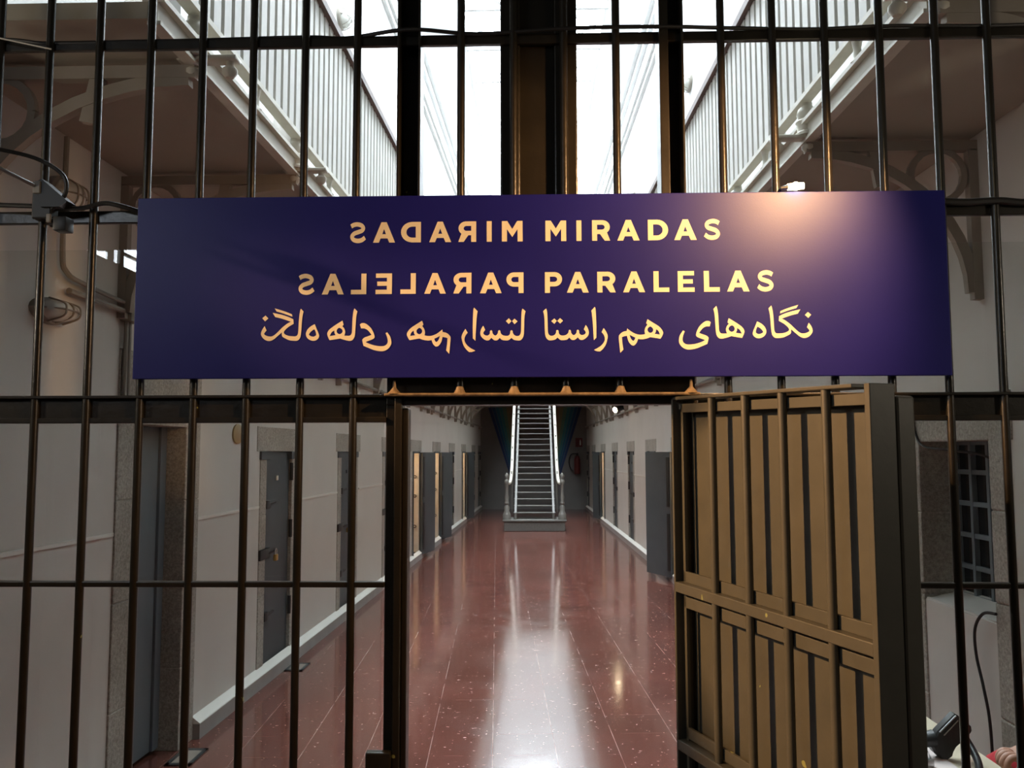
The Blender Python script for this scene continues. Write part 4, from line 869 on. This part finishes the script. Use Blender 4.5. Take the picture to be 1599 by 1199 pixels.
def plate(mb, P, y0, y1, in_=0.006):
    c = (sum(p[0] for p in P) / len(P), sum(p[1] for p in P) / len(P)); nP = len(P); rows = []
    for y, k in ((y0, in_), (y0 + 0.006, 0), (y1 - 0.006, 0), (y1, in_)):
        rows += [(x + (c[0] - x) * k / 0.06, y, z + (c[1] - z) * k / 0.06) for x, z in P]
    fs = [(i * nP + k, i * nP + (k + 1) % nP, (i + 1) * nP + (k + 1) % nP, (i + 1) * nP + k) for i in range(3) for k in range(nP)]
    return mb.add(rows, fs + [tuple(range(nP))[::-1], tuple(range(3 * nP, 4 * nP))])
hd_ = plate(MB(), SP, 2.678, 2.716).build('head', M['black'], sn)
MB().tube([(1.216, 2.676, 0.806), (1.266, 2.676, 0.855)], 0.0022, 6).build('trim_strip', M['chrome'], hd_)
MB().tube([(1.228, 2.676, 0.797), (1.272, 2.676, 0.841)], 0.0016, 6).build('trim_strip', M['pipe'], hd_)
MB().tube([(1.165, 2.695, 0.775), (1.178, 2.695, 0.778), (1.205, 2.695, 0.782)], [0.018, 0.022, 0.026], 14).build('nose', M['black'], sn)
MB().tube(spline([(1.290, 2.695, 0.800), (1.296, 2.68, 0.783), (1.298, 2.65, 0.763), (1.292, 2.61, 0.745), (1.275, 2.57, 0.735), (1.24, 2.52, 0.7325)], 6), 0.011, 10).build('handle', M['black'], sn)

# ------------------------------------------------------------------ seated person at the desk (mostly out of frame)
pr = thing('person', (1.74, 2.56, 0), 'person in red seated by the desk, curled hand resting at its edge', 'person')
def skin(name, joints, edges, mat, root, levels=2):
    me = bpy.data.meshes.new(name); off = Vector(root.location)
    me.from_pydata([tuple(Vector(j[:3]) - off) for j in joints], edges, [])
    o = bpy.data.objects.new(name, me); COL.objects.link(o); o.parent = root
    md = o.modifiers.new('skin', 'SKIN'); md.use_smooth_shade = True
    for v, j in zip(me.skin_vertices[0].data, joints):
        v.radius = (j[3], j[4] if len(j) > 4 else j[3])
    me.skin_vertices[0].data[0].use_root = True
    sb = o.modifiers.new('sub', 'SUBSURF'); sb.levels = levels; sb.render_levels = levels
    me.materials.append(mat); return o
J = [(1.74, 2.56, 0.68, .12, .10), (1.75, 2.56, 0.85, .11, .095), (1.755, 2.57, 1.02, .13, .10), (1.75, 2.57, 1.14, .09, .08), (1.745, 2.57, 1.21, .045), (1.73, 2.57, 1.27, .05),
     (1.725, 2.57, 1.35, .078, .085), (1.73, 2.57, 1.44, .07, .075),
     (1.74, 2.40, 1.11, .05), (1.72, 2.40, 0.92, .042), (1.62, 2.45, 0.80, .038), (1.475, 2.56, 0.783, .026),
     (1.74, 2.73, 1.11, .05), (1.72, 2.78, 0.93, .042), (1.60, 2.76, 0.80, .036), (1.56, 2.72, 0.78, .03),
     (1.66, 2.47, 0.62, .085), (1.41, 2.47, 0.60, .065), (1.44, 2.47, 0.12, .045), (1.34, 2.47, 0.05, .035),
     (1.68, 2.70, 0.62, .085), (1.475, 2.87, 0.648, .088), (1.45, 2.86, 0.12, .045), (1.35, 2.86, 0.05, .035)]
E_ = [(0, 1), (1, 2), (2, 3), (3, 4), (4, 5), (5, 6), (6, 7), (3, 8), (8, 9), (9, 10), (10, 11), (3, 12), (12, 13), (13, 14), (14, 15), (0, 16), (16, 17), (17, 18), (18, 19), (0, 20), (20, 21), (21, 22), (22, 23)]
skin('body', J, E_, M['redcloth'], pr)
hd = MB().sphere((1.715, 2.57, 1.38), 0.085, 12, 1.25).sphere((1.632, 2.57, 1.375), 0.014, 8).sphere((1.70, 2.485, 1.375), 0.022, 8, 1.4).sphere((1.70, 2.655, 1.375), 0.022, 8, 1.4)
hd.build('face', M['skin'], pr)
MB().sphere((1.735, 2.57, 1.41), 0.092, 12, 1.2).build('hair', M['hair'], pr)
for yy in (2.54, 2.60):
    MB().sphere((1.640, yy, 1.392), 0.010, 8).build('eye', M['black'], pr)
MB().tube([(1.640, 2.55, 1.335), (1.633, 2.57, 1.333), (1.640, 2.59, 1.335)], 0.005, 8).build('mouth', M['red'], pr)
# hand: palm with five separate fingers curled
H = Vector((1.422, 2.56, 0.778))
def hp_(a, b, c): return tuple(H + Vector((-a, b, c)))
palm = MB().tube([tuple(H + Vector((0.05, -0.028, 0.0))), hp_(0.0, 0, 0.004), hp_(0.03, 0.004, 0.004), hp_(0.052, 0.004, 0.0)], [0.024, 0.032, 0.036, 0.028], 14, True, 0.62)
palm.build('palm', M['skin'], pr)
for k, (b, ln) in enumerate(((-0.028, 0.92), (-0.010, 1.0), (0.009, 0.95), (0.026, 0.78))):
    pts = spline([hp_(0.045, b, 0.004), hp_(0.045 + 0.032 * ln, b * 1.08, 0.004), hp_(0.045 + 0.046 * ln, b * 1.08, -0.018 * ln), hp_(0.045 + 0.030 * ln, b * 1.05, -0.034 * ln)], 4)
    MB().tube(pts, [0.0095] * (len(pts) - 3) + [0.0085, 0.0075, 0.004], 10).build('finger', M['skin'], pr)
pts = spline([hp_(0.005, -0.028, 0.0), hp_(0.028, -0.050, -0.008), hp_(0.052, -0.050, -0.018), hp_(0.068, -0.038, -0.026)], 4)
MB().tube(pts, [0.0115] * (len(pts) - 3) + [0.0095, 0.008, 0.004], 10).build('thumb', M['skin'], pr)
so = thing('stool', (1.74, 2.56, 0), 'dark stool under the person in red', 'stool')
MB().lathe([(0.001, 0.50), (0.16, 0.50), (0.17, 0.515), (0.17, 0.535), (0.15, 0.55), (0.001, 0.55)], (1.74, 2.56, 0), 20).build('seat', M['darksteel'], so)
for a in range(4):
    c_, s_ = math.cos(a * PI / 2 + PI / 4), math.sin(a * PI / 2 + PI / 4)
    MB().tube([(1.74 + 0.10 * c_, 2.56 + 0.10 * s_, 0.50), (1.74 + 0.17 * c_, 2.56 + 0.17 * s_, 0.0)], 0.013, 8).build('leg', M['darksteel'], so)
